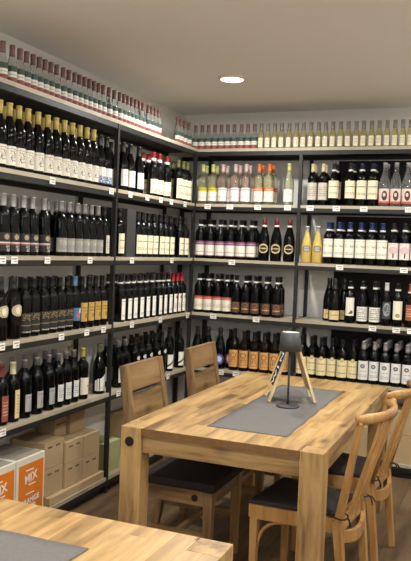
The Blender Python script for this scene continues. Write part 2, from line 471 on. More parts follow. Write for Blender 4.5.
def offset_profile(prof, z0, d):
    out = []
    zs = [z for _, z in prof]
    def rad(z):
        for (r0, a), (r1, b) in zip(prof, prof[1:]):
            if a <= z <= b and b > a: return r0 + (r1 - r0) * (z - a) / (b - a)
        return prof[-1][0]
    top = zs[-1]
    out = [(rad(z0) - .001, z0), (rad(z0) + d, z0)]
    out += [(r + d, z) for r, z in prof if z > z0 + .001 and z < top - .002]
    mx = max(r for r, z in out[-2:])
    out += [(out[-1][0], top + .0005), (out[-1][0] - .002, top + .0018)]
    return out
G = {
 'dark': glass('dark_bottle_glass', srgb(10, 10, 9), 0.0, .03),
 'brown': glass('brown_bottle_glass', srgb(20, 13, 9), 0.0, .03),
 'clear': glass('clear_bottle_glass', (.86, .88, .84), .93, .04),
 'rose': glass('rose_wine_glass', (.86, .68, .58), .92, .03),
 'straw': glass('straw_wine_glass', (.86, .83, .60), .93, .03),
 'lemon': plain('lemon_liqueur', srgb(198, 172, 92), .12, 0, .6),
 'gold': glass('golden_drink_glass', (.84, .72, .34), .8, .04),
}
def cap(name, c, rough=.4, metal=.0): return plain(name, srgb(*c), rough, metal, .5, .06, 60)
CAPS = {
 'yellow': cap('yellow_foil', (194, 172, 96)), 'black': cap('black_foil', (30, 28, 28), .35), 'grey': cap('grey_foil', (150, 148, 146), .4, .3),
 'white': cap('white_foil', (214, 212, 206)), 'red': cap('red_foil', (150, 34, 36)), 'wine': cap('wine_red_foil', (112, 40, 44)), 'blue': cap('blue_foil', (32, 48, 90)),
 'lightblue': cap('light_blue_foil', (98, 134, 164)), 'navy': cap('navy_foil', (38, 44, 66)), 'silver': cap('silver_foil', (186, 184, 180), .35, .5), 'pink': cap('pale_pink_foil', (206, 176, 170)),
 'orange': cap('orange_foil', (206, 112, 62)), 'lime': cap('lime_foil', (196, 196, 124)), 'green': cap('olive_foil', (104, 104, 66)), 'rust': cap('rust_foil', (168, 84, 56)),
 'smallred': cap('dull_red_foil', (114, 82, 76), .45), 'smallgrey': cap('grey_brown_foil', (128, 120, 108), .4, .2), 'cream': cap('cream_foil', (206, 192, 150)),
}
BAND = plain('white_neck_band', srgb(224, 220, 208), .7)
def C(*a): return srgb(*a)
CREAM = C(232, 222, 190); WHITE = C(234, 230, 218); INK = C(70, 64, 60)
LAB = {
 'script': label_mat('script_label', C(230, 224, 208), [('script', .55, .5, .22, .28, C(90, 84, 80)), ('lines', .82, .9, 1, C(150, 140, 120))]),
 'bluefoot': label_mat('blue_foot_label', C(230, 226, 214), [('band', 0, .45, C(92, 112, 150)), ('script', .5, .25, .4, .2, C(220, 220, 220))]),
 'white': label_mat('white_label', WHITE, [('lines', .3, .75, 3, C(150, 146, 138), .2, .8)]),
 'whiteplain': label_mat('plain_white_label', WHITE, [('lines', .55, .7, 1, C(170, 160, 150), .25, .75)]),
 'reddraw': label_mat('red_drawing_label', C(236, 226, 200), [('script', .5, .2, .42, .16, C(140, 50, 44)), ('lines', .7, .8, 1, C(120, 80, 70))]),
 'stripe': label_mat('striped_emblem_label', C(34, 32, 32), [('disc', .5, .78, .16, .15, C(176, 160, 124)), ('script', .5, .78, .16, .15, C(90, 76, 56)), ('band', .42, .5, C(206, 196, 186)), ('band', .34, .41, C(150, 56, 58)), ('script', .65, .2, .2, .2, C(210, 204, 196))]),
 'stripegreen': label_mat('striped_green_edge_label', C(34, 32, 32), [('disc', .5, .78, .16, .15, C(176, 160, 124)), ('script', .5, .78, .16, .15, C(90, 76, 56)), ('band', .42, .5, C(206, 196, 186)), ('band', .34, .41, C(150, 56, 58)), ('script', .65, .2, .2, .2, C(210, 204, 196)), ('band', 0, .8, C(176, 164, 60), 0, .22)]),
 'grey': label_mat('grey_label', C(146, 144, 140), [('script', .5, .68, .3, .16, C(216, 200, 150)), ('lines', .06, .14, 1, C(190, 188, 184))]),
 'cream': label_mat('cream_label', CREAM, [('lines', .2, .35, 2, C(150, 140, 110)), ('lines', .6, .72, 1, C(120, 110, 90))]),
 'emblem': label_mat('cream_emblem_label', C(206, 192, 152), [('script', .5, .5, .5, .5, C(130, 108, 70)), ('disc', .5, .5, .2, .28, C(224, 214, 186))]),
 'darkgold': label_mat('black_gold_label', C(33, 31, 30), [('script', .5, .78, .4, .16, C(170, 142, 92)), ('band', .36, .42, C(120, 104, 76)), ('lines', .02, .12, 1, C(190, 184, 170))]),
 'bluepink': label_mat('blue_pink_label', C(84, 112, 150), [('disc', .42, .45, .2, .25, C(170, 110, 112)), ('disc', .65, .75, .2, .2, C(210, 216, 222))]),
 'gold': label_mat('gold_label', C(190, 156, 84), [('lines', .5, .8, 2, C(150, 104, 50)), ('disc', .5, .3, .16, .14, C(150, 110, 56))]),
 'tall': label_mat('tall_white_label', C(238, 234, 222), [('lines', .1, .25, 2, C(170, 166, 160)), ('lines', .85, .92, 1, C(140, 136, 130))]),
 'tallred': label_mat('white_red_seal_label', C(238, 232, 218), [('disc', .5, .82, .2, .1, C(160, 50, 44)), ('lines', .2, .5, 3, C(170, 150, 140))]),
 'redbrown': label_mat('red_brown_label', C(140, 74, 58), [('lines', .2, .8, 5, C(196, 160, 130))]),
 'slim': label_mat('cream_slim_label', C(220, 196, 138), [('lines', .15, .85, 7, C(170, 130, 80), .3, .7)]),
 'greysq': label_mat('grey_square_label', C(170, 168, 164), [('script', .6, .35, .3, .3, C(110, 106, 104)), ('lines', .75, .9, 2, C(120, 118, 114))]),
 'whitesq': label_mat('white_square_label', C(220, 218, 212), [('lines', .2, .8, 5, C(150, 148, 144))]),
 'creamdot': label_mat('cream_dot_label', C(232, 224, 198), [('disc', .55, .5, .06, .05, INK)]),
 'torn': label_mat('white_cutout_label', C(234, 232, 222), [('lines', .1, .3, 2, C(190, 188, 180))]),
 'moon': label_mat('round_white_label', C(206, 206, 204), []),
 'slash': label_mat('white_slash_label', C(236, 230, 212), [('slash', C(40, 36, 34))]),
 'roundblue': label_mat('round_blue_label', C(112, 124, 176), [('ring', .5, .5, .5, .5, C(60, 70, 130)), ('disc', .5, .52, .25, .25, C(206, 206, 214))]),
 'roundpink': label_mat('round_pink_label', C(176, 120, 124), [('ring', .5, .5, .5, .5, C(120, 60, 70)), ('disc', .5, .52, .25, .25, C(210, 190, 190))]),
 'kraft': label_mat('orange_kraft_label', C(216, 160, 92), [('ring', .5, .70, .26, .15, C(130, 78, 40)), ('script', .5, .42, .3, .14, C(110, 66, 34)), ('lines', .12, .2, 1, C(150, 96, 50))]),
 'crest': label_mat('cream_crest_label', C(234, 218, 168), [('lines', .62, .72, 1, C(150, 120, 70)), ('lines', .2, .3, 1, C(150, 120, 70))]),
 'circle': label_mat('white_seal_label', C(230, 228, 220), [('disc', .42, .72, .19, .11, C(92, 84, 84)), ('disc', .42, .72, .09, .05, C(200, 190, 170)), ('lines', .42, .48, 1, C(150, 146, 142), .2, .8), ('lines', .12, .3, 2, C(180, 176, 170))]),
 'redband': label_mat('red_band_label', C(234, 226, 204), [('band', .78, 1, C(186, 70, 56)), ('band', .84, .88, C(220, 160, 140)), ('lines', .2, .5, 3, C(180, 160, 130))]),
 'brown': label_mat('brown_label', C(84, 58, 42), [('lines', .25, .5, 1, C(200, 160, 100)), ('ring', .5, .75, .3, .2, C(140, 92, 70))]),
 'fizz': label_mat('beige_fizz_label', C(222, 198, 142), [('lines', .4, .6, 1, C(150, 120, 80))]),
 'mark': label_mat('white_black_mark_label', C(230, 226, 206), [('disc', .68, .2, .14, .1, INK), ('disc', .5, .14, .1, .05, INK)]),
 'text': label_mat('white_text_label', C(232, 228, 214), [('lines', .1, .92, 6, C(110, 106, 100), .08, .92)]),
 'darkgrey': label_mat('grey_print_label', C(58, 60, 62), [('ring', .5, .55, .4, .4, C(140, 144, 146)), ('script', .5, .55, .25, .3, C(190, 192, 192))]),
 'markyellow': label_mat('white_yellow_mark_label', C(232, 226, 198), [('disc', .5, .22, .2, .1, C(190, 170, 60)), ('ring', .5, .22, .2, .1, C(90, 90, 50))]),
 'rust': label_mat('rust_label', C(150, 78, 52), [('lines', .2, .8, 4, C(210, 170, 140))]),
 'purple': label_mat('purple_band_label', C(234, 226, 210), [('band', .74, 1, C(132, 72, 104)), ('band', .84, .88, C(190, 150, 170)), ('lines', .2, .3, 1, C(176, 120, 130)), ('band', 0, .05, C(160, 110, 110))]),
 'oval': label_mat('gold_oval_label', C(32, 30, 30), [('ring', .5, .5, .5, .5, C(206, 180, 120)), ('lines', .4, .62, 1, C(220, 200, 150), .15, .85)]),
 'lemon': label_mat('silver_oval_label', C(176, 172, 160), [('ring', .5, .5, .5, .5, C(120, 112, 96)), ('lines', .4, .6, 1, C(90, 84, 74))]),
 'bluewhite': label_mat('white_drawing_label', C(234, 228, 208), [('script', .5, .62, .4, .08, C(130, 126, 130)), ('lines', .14, .3, 2, C(160, 156, 150)), ('lines', .86, .92, 1, C(180, 176, 170))]),
 'tree': label_mat('pink_tree_label', C(232, 220, 208), [('disc', .5, .55, .36, .24, C(214, 180, 180)), ('band', .08, .36, C(70, 44, 44), .46, .56), ('lines', .88, .94, 1, C(170, 160, 150))]),
 'yellowband': label_mat('yellow_band_label', C(238, 232, 216), [('band', .72, 1, C(206, 190, 50)), ('lines', .8, .92, 1, C(140, 130, 40)), ('lines', .2, .4, 2, C(190, 186, 176))]),
 'pinkband': label_mat('pink_line_label', C(236, 226, 218), [('lines', .78, .94, 1, C(206, 110, 130), .05, .95), ('lines', .2, .4, 2, C(200, 180, 180))]),
 'orangeband': label_mat('orange_band_label', C(238, 228, 206), [('band', .74, 1, C(206, 104, 52)), ('lines', .8, .92, 1, C(240, 190, 150)), ('lines', .2, .4, 2, C(190, 176, 160))]),
 'greyred': label_mat('grey_red_label', C(196, 188, 172), [('lines', .2, .8, 5, C(150, 140, 126))]),
 'portrait': label_mat('portrait_label', C(222, 200, 188), [('disc', .52, .52, .2, .34, C(66, 48, 46)), ('disc', .50, .58, .09, .13, C(222, 194, 178)), ('band', .0, .14, C(190, 90, 80)), ('band', .0, .55, C(200, 108, 96), 0, .12)]),
 'smallred': label_mat('green_white_red_label', C(228, 224, 212), [('band', .66, 1, C(62, 82, 72)), ('band', 0, .33, C(140, 78, 74)), ('lines', .4, .58, 1, C(180, 176, 168))]),
 'smallgold': label_mat('white_yellow_label', C(232, 226, 204), [('lines', .2, .8, 4, C(196, 180, 130))]),
}
SEAL = label_mat('crest_seal', C(214, 196, 140), [('ring', .5, .5, .5, .5, C(160, 120, 60))])
# type: shape, glass, cap colour, cap start, neck band (z0,z1) or None, label (z0,z1,arc,mat,shape,turn), name, look
T = {
 'small_red': ('small', 'clear', 'smallred', .134, None, (.003, .086, 190, 'smallred', 'rect', 0), 'small_bottle', 'small red-capped bottle, tricolour label'),
 'small_gold': ('small', 'gold', 'smallgrey', .132, None, (.010, .080, 82, 'smallgold', 'rect', 0), 'small_bottle', 'small golden grey-necked bottle'),
 'yellowcap': ('tall', 'dark', 'yellow', .262, None, (.02, .114, 170, 'script', 'rect', -14), 'wine_bottle', 'dark yellow-capped bottle, white label'),
 'bluefoot': ('burgundy', 'dark', 'black', .245, None, (.02, .115, 170, 'bluefoot', 'rect', -14), 'wine_bottle', 'dark bottle, white and blue label'),
 'whitelab': ('burgundy', 'dark', 'black', .245, None, (.03, .135, 120, 'whiteplain', 'rect', -8), 'wine_bottle', 'dark black-capped bottle, white label'),
 'redcap': ('bordeaux', 'dark', 'red', .243, (.243, .262), (.02, .118, 150, 'reddraw', 'rect', -10), 'wine_bottle', 'dark red-capped bottle, cream label'),
 'palecap': ('bordeaux', 'dark', 'green', .246, None, (.02, .165, 130, 'cream', 'rect', -8), 'wine_bottle', 'dark bottle, tall cream label'),
 'stripe': ('bordeaux', 'dark', 'grey', .243, None, (.02, .112, 150, 'stripe', 'rect', -12), 'wine_bottle', 'grey-capped bottle, black striped label'),
 'greylab': ('bordeaux', 'dark', 'grey', .246, None, (.022, .1, 150, 'grey', 'rect', -14), 'wine_bottle', 'grey-capped dark bottle, grey label'),
 'slim': ('bordeaux', 'dark', 'black', .246, None, (.02, .13, 60, 'greyred', 'rect', 0), 'wine_bottle', 'dark bottle, narrow grey label'),
 'creamlab': ('bordeaux', 'dark', 'black', .246, None, (.022, .148, 105, 'cream', 'rect', -6), 'wine_bottle', 'dark bottle, tall cream label'),
 'emblem': ('sparkling', 'dark', 'black', .245, None, (.115, .175, 95, 'emblem', 'oval', -14), 'wine_bottle', 'black bottle, cream shield emblem'),
 'darkgold': ('bordeaux', 'dark', 'black', .246, None, (.02, .125, 130, 'darkgold', 'rect', -10), 'wine_bottle', 'black bottle, black and gold label'),
 'bluecap': ('bordeaux', 'dark', 'lightblue', .248, None, (.05, .125, 120, 'bluepink', 'rect', 0), 'wine_bottle', 'light-blue-capped bottle, blue label'),
 'goldlab': ('bordeaux', 'dark', 'black', .246, None, (.04, .15, 110, 'gold', 'rect', 0), 'wine_bottle', 'dark bottle, gold label'),
 'tallwhite': ('bordeaux', 'dark', 'black', .256, (.246, .256), (.016, .15, 78, 'tall', 'rect', 0), 'wine_bottle', 'dark bottle, tall white label'),
 'redtall': ('bordeaux', 'dark', 'red', .243, None, (.016, .15, 90, 'tallred', 'rect', 0), 'wine_bottle', 'red-capped bottle, tall white label'),
 'brownlab': ('bordeaux', 'dark', 'wine', .243, None, (.02, .15, 80, 'redbrown', 'rect', 0), 'wine_bottle', 'wine-red-capped bottle, brown label'),
 'yellowslim': ('bordeaux', 'dark', 'cream', .243, None, (.02, .165, 60, 'slim', 'rect', 0), 'wine_bottle', 'cream-capped bottle, narrow yellow label'),
 'greysq': ('bordeaux', 'dark', 'grey', .262, None, (.035, .125, 90, 'greysq', 'rect', 0), 'wine_bottle', 'dark bottle, square grey label'),
 'whitesq': ('bordeaux', 'dark', 'grey', .262, None, (.035, .13, 95, 'whitesq', 'rect', 0), 'wine_bottle', 'dark bottle, square white label'),
 'yellowcream': ('bordeaux', 'dark', 'yellow', .25, None, (.03, .13, 140, 'creamdot', 'rect', 0), 'wine_bottle', 'yellow-capped bottle, cream label'),
 'tornlab': ('burgundy', 'dark', 'green', .255, None, (.02, .125, 150, 'torn', 'torn', -20), 'wine_bottle', 'olive-capped bottle, jagged white label'),
 'moonneck': ('bordeaux', 'dark', 'black', .246, None, (.15, .18, 60, 'moon', 'oval', -4), 'wine_bottle', 'dark bottle, round white shoulder label'),
 'slash': ('bordeaux', 'dark', 'black', .246, None, (.02, .125, 140, 'slash', 'rect', 0), 'wine_bottle', 'dark bottle, white slashed label'),
 'plain': ('sparkling', 'dark', 'black', .245, None, None, 'wine_bottle', 'plain black bottle'),
 'roundblue': ('sparkling', 'dark', 'black', .245, None, (.035, .118, 110, 'roundblue', 'oval', 14), 'wine_bottle', 'black bottle, round blue label'),
 'roundpink': ('bordeaux', 'dark', 'black', .245, None, (.035, .118, 110, 'roundpink', 'oval', 10), 'wine_bottle', 'black bottle, round pink label'),
 'kraft': ('bordeaux', 'brown', 'black', .25, None, (.028, .158, 140, 'kraft', 'rect', 10), 'wine_bottle', 'dark bottle, orange-brown label'),
 'crest': ('bordeaux', 'dark', 'black', .25, None, (.03, .155, 150, 'crest', 'rect', 12), 'wine_bottle', 'dark bottle, cream crested label'),
 'circle': ('bordeaux', 'dark', 'silver', .245, None, (.03, .165, 135, 'circle', 'rect', 14), 'wine_bottle', 'silver-capped bottle, white sealed label'),
 'pendant': ('bordeaux', 'dark', 'black', .25, None, (.03, .1, 90, 'whiteplain', 'oval', 0), 'wine_bottle', 'dark bottle, rounded white tag label'),
 'redband': ('bordeaux', 'dark', 'black', .262, (.25, .262), (.022, .13, 160, 'redband', 'rect', 12), 'wine_bottle', 'dark bottle, white red-topped label'),
 'brownlow': ('bordeaux', 'dark', 'black', .262, (.25, .262), (.02, .1, 120, 'brown', 'rect', 12), 'wine_bottle', 'dark bottle, low brown label'),
 'fizz': ('sparkling', 'dark', 'black', .24, None, (.018, .085, 110, 'fizz', 'rect', 12), 'sparkling_wine_bottle', 'black sparkling bottle, low beige label'),
 'markwhite': ('bordeaux', 'dark', 'black', .262, (.25, .262), (.055, .185, 100, 'mark', 'rect', 8), 'wine_bottle', 'dark bottle, black-marked white label'),
 'textlow': ('burgundy', 'dark', 'black', .266, (.252, .266), (.022, .125, 150, 'text', 'rect', 12), 'wine_bottle', 'dark bottle, low printed white label'),
 'silverdark': ('bordeaux', 'dark', 'white', .246, None, (.05, .17, 100, 'darkgrey', 'rect', 12), 'wine_bottle', 'white-capped bottle, dark grey label'),
 'markyellow': ('bordeaux', 'dark', 'black', .262, (.25, .262), (.05, .18, 110, 'markyellow', 'rect', 10), 'wine_bottle', 'dark bottle, yellow-marked white label'),
 'rust': ('bordeaux', 'dark', 'rust', .25, (.24, .25), (.05, .16, 110, 'rust', 'rect', 10), 'wine_bottle', 'rust-capped bottle, rust label'),
 'purple': ('bordeaux', 'dark', 'black', .262, (.25, .262), (.022, .135, 170, 'purple', 'rect', 10), 'wine_bottle', 'dark bottle, white purple-topped label'),
 'oval': ('sparkling', 'dark', 'wine', .27, (.252, .27), (.058, .128, 105, 'oval', 'oval', 12), 'sparkling_wine_bottle', 'red-capped black bottle, gold oval label'),
 'lemon': ('liqueur', 'lemon', 'silver', .235, None, (.078, .128, 95, 'lemon', 'oval', 12), 'liqueur_bottle', 'yellow liqueur bottle, silver label'),
 'bluewhite': ('bordeaux', 'dark', 'blue', .252, (.24, .252), (.05, .182, 150, 'bluewhite', 'rect', 10), 'wine_bottle', 'blue-capped bottle, white label'),
 'tree': ('bordeaux', 'dark', 'black', .258, (.246, .258), (.05, .165, 140, 'tree', 'rect', 10), 'wine_bottle', 'dark bottle, pink tree label'),
 'yellowband': ('bordeaux', 'straw', 'lime', .245, None, (.022, .125, 150, 'yellowband', 'rect', 10), 'wine_bottle', 'lime-capped bottle, yellow-topped label'),
 'pinkband': ('bordeaux', 'rose', 'pink', .245, None, (.022, .125, 150, 'pinkband', 'rect', 10), 'wine_bottle', 'pink-capped rose bottle, white label'),
 'orangeband': ('bordeaux', 'straw', 'orange', .245, None, (.022, .13, 150, 'orangeband', 'rect', 10), 'wine_bottle', 'orange-capped bottle, orange-topped label'),
 'paleclear': ('burgundy', 'straw', 'lime', .25, None, (.025, .115, 140, 'whiteplain', 'rect', 10), 'wine_bottle', 'pale straw bottle, white label'),
 'goldcap': ('bordeaux', 'dark', 'cream', .246, None, (.04, .165, 130, 'greyred', 'rect', 10), 'wine_bottle', 'cream-capped bottle, grey label'),
 'bigcream': ('burgundy', 'dark', 'black', .262, (.25, .262), (.055, .18, 140, 'cream', 'rect', 10), 'wine_bottle', 'dark bottle, large cream label'),
 'navycap': ('bordeaux', 'dark', 'navy', .262, (.25, .262), (.05, .182, 140, 'cream', 'rect', 10), 'wine_bottle', 'navy-capped bottle, cream label'),
 'portrait': ('burgundy', 'clear', 'silver', .28, None, (.022, .125, 150, 'portrait', 'rect', 10), 'wine_bottle', 'clear bottle, dark portrait label'),
}
_mesh = {}
def mesh_once(key, fn, mat):
    if key not in _mesh:
        me = fn().mesh(key[0]); me.materials.append(mat); _mesh[key] = me
    return _mesh[key]
def child(name, me, parent, rz=0.0):
    o = bpy.data.objects.new(name, me); COL.objects.link(o); o.parent = parent
    o.rotation_euler = (0, 0, rz)
    return o
PROTO = {}
def make_bottle(t):
    shape, g, cp, cz, nb, lb, name, look = T[t]
    prof = SHAPES[shape]; seg = 16 if shape == 'small' else 20
    o = bpy.data.objects.new(name, mesh_once(('bottle', shape, g), lambda: MB().lathe(prof, seg), G[g]))
    COL.objects.link(o)
    child('foil_cap', mesh_once(('cap', shape, cp, cz), lambda: MB().lathe(offset_profile(prof, cz, .0008), 14), CAPS[cp]), o)
    if nb:
        def band():
            rr = max(r for r, z in prof if z > nb[0] - .02 and z < nb[1] + .01 and r < .02)
            return MB().lathe([(rr, nb[0]), (rr + .0014, nb[0]), (rr + .0014, nb[1]), (rr, nb[1])], 14)
        child('neck_band', mesh_once(('neck_band', shape, nb), band, BAND), o)
    if lb:
        z0, z1, arc, mt, sh, turn = lb
        def rad(z): return max(r for r, q in prof)
        child('paper_label', mesh_once(('label', t), lambda: arc_label(rad(z0) + .0009, z0, z1, arc, sh), LAB[mt]), o, R(turn))
    if t == 'crest':
        child('seal', mesh_once(('seal', t), lambda: arc_label(.0372 + .0012, .143, .172, 44, 'oval'), SEAL), o, R(12))
    if t == 'stripe': pass
    return o
def place_bottle(t, loc, rz, label, group):
    if t not in PROTO:
        o = PROTO[t] = make_bottle(t)
    else:
        o = copy_tree(PROTO[t])
    o.location = loc; o.rotation_euler = (0, 0, rz)
    tag(o, label, 'bottle', group)
    return o
ORD = ['first', 'second', 'third', 'fourth', 'fifth', 'sixth', 'seventh', 'eighth', 'ninth', 'tenth', 'eleventh', 'twelfth', 'thirteenth', 'fourteenth', 'fifteenth', 'sixteenth', 'seventeenth', 'eighteenth', 'nineteenth', 'twentieth', 'twenty-first', 'twenty-second', 'twenty-third']
SHELF = {1: 'top shelf', 2: 'second shelf', 3: 'third shelf', 4: 'fourth shelf', 5: 'fifth shelf'}
BAY = {('L', 'near'): 'left rack near bay', ('L', 'far'): 'left rack far bay', ('B', 'corner'): 'end rack corner bay', ('B', 'right'): 'end rack right bay'}
